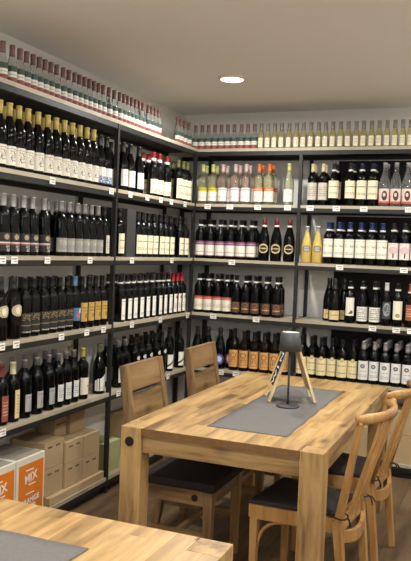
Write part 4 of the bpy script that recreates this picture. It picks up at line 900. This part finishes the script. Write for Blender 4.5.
sg = thing('folding_sign', 'small wooden folding sign with lettered black board, standing behind the lamp', 'sign', (1.208, -1.452, .7645), R(24))
HS = .335; HWD = .112; DP = .095   # apex height, half spread, half width
ang = math.atan2(HWD, HS); LEN = math.hypot(HWD, HS)
for s in (-1, 1):
    # panel frame: local x outward, built in a plane then tilted
    Mx = Matrix.Translation((s * .004, 0, HS)) @ Matrix.Rotation(-s * ang, 4, 'Y') @ Matrix.Translation((s * .006, 0, -LEN + .002))
    fr = MB()
    for y0 in (-DP, DP - .026): fr.box(-.006, .006, y0, y0 + .026, 0.0, LEN - .004, Mx)
    fr.box(-.005, .005, -DP + .026, DP - .026, LEN - .03, LEN - .006, Mx)
    fr.box(-.005, .005, -DP + .026, DP - .026, .055, .078, Mx)
    pf = fr.build('side_frame', M['pine'], sg)
    MB().box(-.003, .003, -DP + .026, DP - .026, .078, LEN - .03, Mx).build('chalkboard' if s < 0 else 'back_panel', M['chalkboard'] if s < 0 else M['pine'], pf)
    if s < 0:
        for i, ch in enumerate('WINE'):
            o = text('lettering', ch, .078, M['white_print'], pf, (0, 0, 0), (0, 0, 0), .0006, 1.25)
            o.matrix_local = Mx @ Matrix.Translation((-.0042, 0, .118 + i * .058)) @ Matrix.Rotation(-PI / 2, 4, 'Z') @ Matrix.Rotation(PI / 2, 4, 'X') @ Matrix.Rotation(PI / 2, 4, 'Z') @ Matrix.Scale(.95, 4)

# ---------------------------------------------------------------- rustic slat-backed chairs (face +x)
def slat_chair(loc, rz, label):
    t = thing('dining_chair', label, 'chair', loc, R(rz), 'rustic slat-backed chairs')
    W = .212; SB, SF = -.205, .215; leg = .046
    for s in (-1, 1):
        y = s * (W - leg / 2)
        fl = MB().prism((SF - leg / 2, y, 0), (SF - leg / 2, y, .425), .036, .036, leg, leg).build('leg', M['chair_wood'], t, .003)
        rl = MB()
        rl.prism((SB - .065, y, 0), (SB + .01, y, .43), .036, .036, .05, leg)
        rl.build('leg', M['chair_wood'], t, .002)
        MB().prism((SB + .012, y, .43), (SB - .073, y, .972), .046, leg, .032, leg).build('back_post', M['chair_wood'], t, .002)
        r_ = MB().box(SB + .03, SF - leg, y - .012, y + .012, .355, .425).build('seat_rail', M['chair_wood_x'], t)
        MB().tube([(SF - leg - .045, y - .012 * s * -1 * 1 + 0, .39), (SF - leg - .045, y + s * .016, .39)], .016, 16).build('bolt', M['iron'], r_)
        MB().box(SB - .01, SF - leg + .005, y - .011, y + .011, .19, .225).build('stretcher', M['chair_wood_x'], t)
    MB().box(SF - .034, SF - .012, -W + leg, W - leg, .355, .425).build('seat_rail', M['chair_wood_y'], t)
    MB().box(SB + .0, SB + .022, -W + leg, W - leg, .355, .425).build('seat_rail', M['chair_wood_y'], t)
    MB().box(.02, .042, -W + leg - .012, W - leg + .012, .192, .222).build('stretcher', M['chair_wood_y'], t)
    MB().box(SB + .045, SF + .012, -W - .004, W + .004, .426, .468).build('seat', M['cushion'], t, .012)
    def bx(z): return SB + .012 - .087 * (z - .43) / .555
    for z0, z1 in ((.846, .972), (.67, .832)):
        mb = MB(); n = 8
        for i in range(n):
            y0 = (-W + leg - .002) + (2 * (W - leg) + .004) * i / n; y1 = (-W + leg - .002) + (2 * (W - leg) + .004) * (i + 1) / n
            yc0 = y0 / W; yc1 = y1 / W
            # upper edge of the lower board dips slightly in the middle
            d = lambda q: (.016 * (1 - q * q) if z0 < .8 else 0)
            P = []
            for yy, q in ((y0, yc0), (y1, yc1)):
                for zz in (z0, z1 - d(q)):
                    P.append((bx(zz) - .012, yy, zz)); P.append((bx(zz) + .012, yy, zz))
            b = len(mb.v); mb.v += P
            for f in ((0, 4, 6, 2), (1, 3, 7, 5), (2, 6, 7, 3), (0, 1, 5, 4)):
                mb.f.append(tuple(b + k for k in f)); mb.mi.append(0)
            if i == 0: mb.f.append((b, b + 2, b + 3, b + 1)); mb.mi.append(0)
            if i == n - 1: mb.f.append((b + 4, b + 5, b + 7, b + 6)); mb.mi.append(0)
        mb.build('back_slat', M['chair_wood_y'], t)
    return t
slat_chair((.835, -1.935, 0), 0, 'slat-backed wooden chair with dark seat, at the near corner of the table')
slat_chair((.838, -1.168, 0), 0, 'slat-backed wooden chair with dark seat, farther along near the rack corner')

# ---------------------------------------------------------------- curved-back beech chairs (face +x)
def curved_chair(loc, rz, label, knob=False):
    t = thing('dining_chair', label, 'chair', loc, R(rz), 'curved-back beech chairs')
    SB, SF, WB, WF, ZS = -.19, .20, .165, .20, .435
    # seat frame
    fr = MB()
    c = [(SF, -WF), (SF, WF), (SB, WB), (SB, -WB)]
    for i in range(4):
        p, q = c[i], c[(i + 1) % 4]
        fr.prism((p[0], p[1], ZS - .03), (q[0], q[1], ZS - .03), .022, .06, .022, .06, (0, 0, 1))
    fr.build('seat_frame', M['beech'], t)
    pan = MB(); n0 = len(pan.v)
    for z in (ZS - .012, ZS):
        for x, y in c: pan.v.append((x, y, z))
    pan.f = [(3, 2, 1, 0), (4, 5, 6, 7), (0, 1, 5, 4), (1, 2, 6, 5), (2, 3, 7, 6), (3, 0, 4, 7)]; pan.mi = [0] * 6
    pan.build('seat', M['beech'], t, .003)
    for s in (-1, 1):
        MB().prism((SF - .015, s * (WF - .012), 0), (SF - .015, s * (WF - .012), ZS - .013), .026, .026, .038, .038).build('leg', M['beech'], t, .003)
        MB().prism((SB - .045, s * WB, 0), (SB + .005, s * WB, ZS - .013), .030, .030, .040, .042).build('leg', M['beech'], t, .003)
        # bent brace under the seat
        pts = []
        for a in range(7):
            q = a / 6 * PI / 2
            pts.append((SF - .03 - .11 * (1 - math.cos(q)), s * (WF - .016), ZS - .19 + .125 * math.sin(q)))
        MB().tube(pts, .008, 8).build('brace', M['beech'], t)
    # back: posts and spindles rise from the seat back, leaning, to a curved rail
    ZT = .858
    def rail_at(q):      # q -1..1 across the chair
        return (-.262 - .09 * (1 - abs(q) ** 2.6), q * .230)
    for s in (-1, 1):
        x1, y1 = rail_at(s * .93)
        po = MB()
        if knob:
            po.tube([(SB + .005, s * WB, ZS - .04), (x1 - .012, y1, ZT - .04), (x1 - .014, y1, ZT - .02)], [.018, .017, .015], 12)
            kn = [(.0, -.018), (.012, -.014), (.018, -.004), (.018, .006), (.012, .015), (.0, .018)]
            po.lathe([(max(r, .0005), z) for r, z in kn], 14, (x1 - .016, y1, ZT - .005))
        else:
            po.prism((SB + .005, s * WB, ZS - .04), (x1, y1, ZT + .012), .034, .040, .022, .030)
        po.build('back_post', M['beech'], t, 0 if knob else .003)
    for q in (-.45, 0, .45):
        x1, y1 = rail_at(q)
        MB().prism((SB - .01, q * WB * .9, ZS - .02), (x1, y1, ZT + .012), .016, .026, .014, .020).build('spindle', M['beech'], t, .002)
    rl = MB(); n = 20
    sec = [(-.010, .004), (.010, .004), (.012, .036), (.006, .045), (-.006, .045), (-.011, .036)]
    for i in range(n + 1):
        q = -1 + 2 * i / n
        x, y = rail_at(q); x2, y2 = rail_at(q + .01)
        tx, ty = x2 - x, y2 - y; l = math.hypot(tx, ty); nx, ny = ty / l, -tx / l
        e = 1 - .25 * max(0, abs(q) - .85) / .15
        for a, z in sec: rl.v.append((x + nx * a * e, y + ny * a * e, ZT + z * e))
    m = len(sec)
    for i in range(n):
        for kk in range(m):
            a_ = i * m + kk; b_ = i * m + (kk + 1) % m
            rl.f.append((a_, b_, b_ + m, a_ + m)); rl.smooth.add(len(rl.f) - 1)
    rl.f.append(tuple(reversed(range(m)))); rl.f.append(tuple(n * m + kk for kk in range(m)))
    rl.mi = [0] * len(rl.f)
    rl.build('back_rail', M['beech'], t)
    # lower arched rail between the rear legs
    pts = [(SB - .012 - .03 * (1 - q * q), q * (WB - .01), ZS - .075 - .02 * (1 - q * q)) for q in [-1 + 2 * i / 10 for i in range(11)]]
    lr = MB()
    for p, q in zip(pts, pts[1:]): lr.prism(p, q, .018, .05, .018, .05, (0, 0, 1))
    lr.build('rear_rail', M['beech'], t)
    return t, (SB, SF, WB, WF, ZS)
def seat_cushion(loc, rz, label):
    t = thing('seat_cushion', label, 'cushion', (loc[0], loc[1], .4362), R(rz), 'dark tied seat cushions')
    mb = MB(); c = [(.212, -.205), (.212, .205), (-.165, .150), (-.165, -.150)]
    n = 8
    bot = []; top = []
    for i in range(n + 1):
        for j in range(n + 1):
            u, v = i / n, j / n
            xf = .212 - .377 * u; wv = .205 - .055 * u
            y = -wv + 2 * wv * v
            e = min(1, min(u, 1 - u, v, 1 - v) * 5)
            bot.append((xf, y, 0)); top.append((xf, y, .012 + .026 * math.sqrt(e)))
    N = (n + 1) ** 2; mb.v = bot + top
    I = lambda i, j: i * (n + 1) + j
    for i in range(n):
        for j in range(n):
            mb.f.append((I(i, j), I(i + 1, j), I(i + 1, j + 1), I(i, j + 1))); mb.f.append((N + I(i, j), N + I(i, j + 1), N + I(i + 1, j + 1), N + I(i + 1, j))); mb.smooth.add(len(mb.f) - 1)
    for i in range(n):
        mb.f.append((I(i, 0), N + I(i, 0), N + I(i + 1, 0), I(i + 1, 0))); mb.f.append((I(i, n), I(i + 1, n), N + I(i + 1, n), N + I(i, n)))
        mb.f.append((I(0, i), I(0, i + 1), N + I(0, i + 1), N + I(0, i))); mb.f.append((I(n, i), N + I(n, i), N + I(n, i + 1), I(n, i + 1)))
    mb.mi = [0] * len(mb.f)
    mb.build('cushion_pad', M['cushion'], t)
    for s in (-1, 1):
        loop = [(-.16, s * .14, .012)]
        for a in range(13):
            q = 2 * PI * a / 12
            loop.append((-.193 + .036 * math.cos(q), s * .165 + s * .036 * math.sin(q), .012 + .004 * math.sin(2 * q)))
        tie = MB().tube(loop, .0035, 8)
        tie.tube([(-.229, s * .165, .012), (-.238, s * .17, .0), (-.243, s * .172, -.026)], .0035, 8)
        tie.tube([(-.229, s * .165, .012), (-.240, s * .178, .008), (-.250, s * .188, -.014)], .0035, 8)
        tie.build('tie_ribbon', M['cushion'], t)
    return t
CH = [((1.478, -2.025, 0), 174, False, 'curved-back beech chair at the near end of the table, its back to the open floor', 'dark seat cushion tied to the curved-back chair at the near table end'),
      ((1.508, -1.41, 0), 174, True, 'curved-back beech chair with rounded post tops, behind the other curved-back chair', 'dark seat cushion tied to the curved-back chair standing farther back')]
for loc, rz, kn, l1, l2 in CH:
    curved_chair(loc, rz, l1, kn)
    seat_cushion(loc, rz, l2)
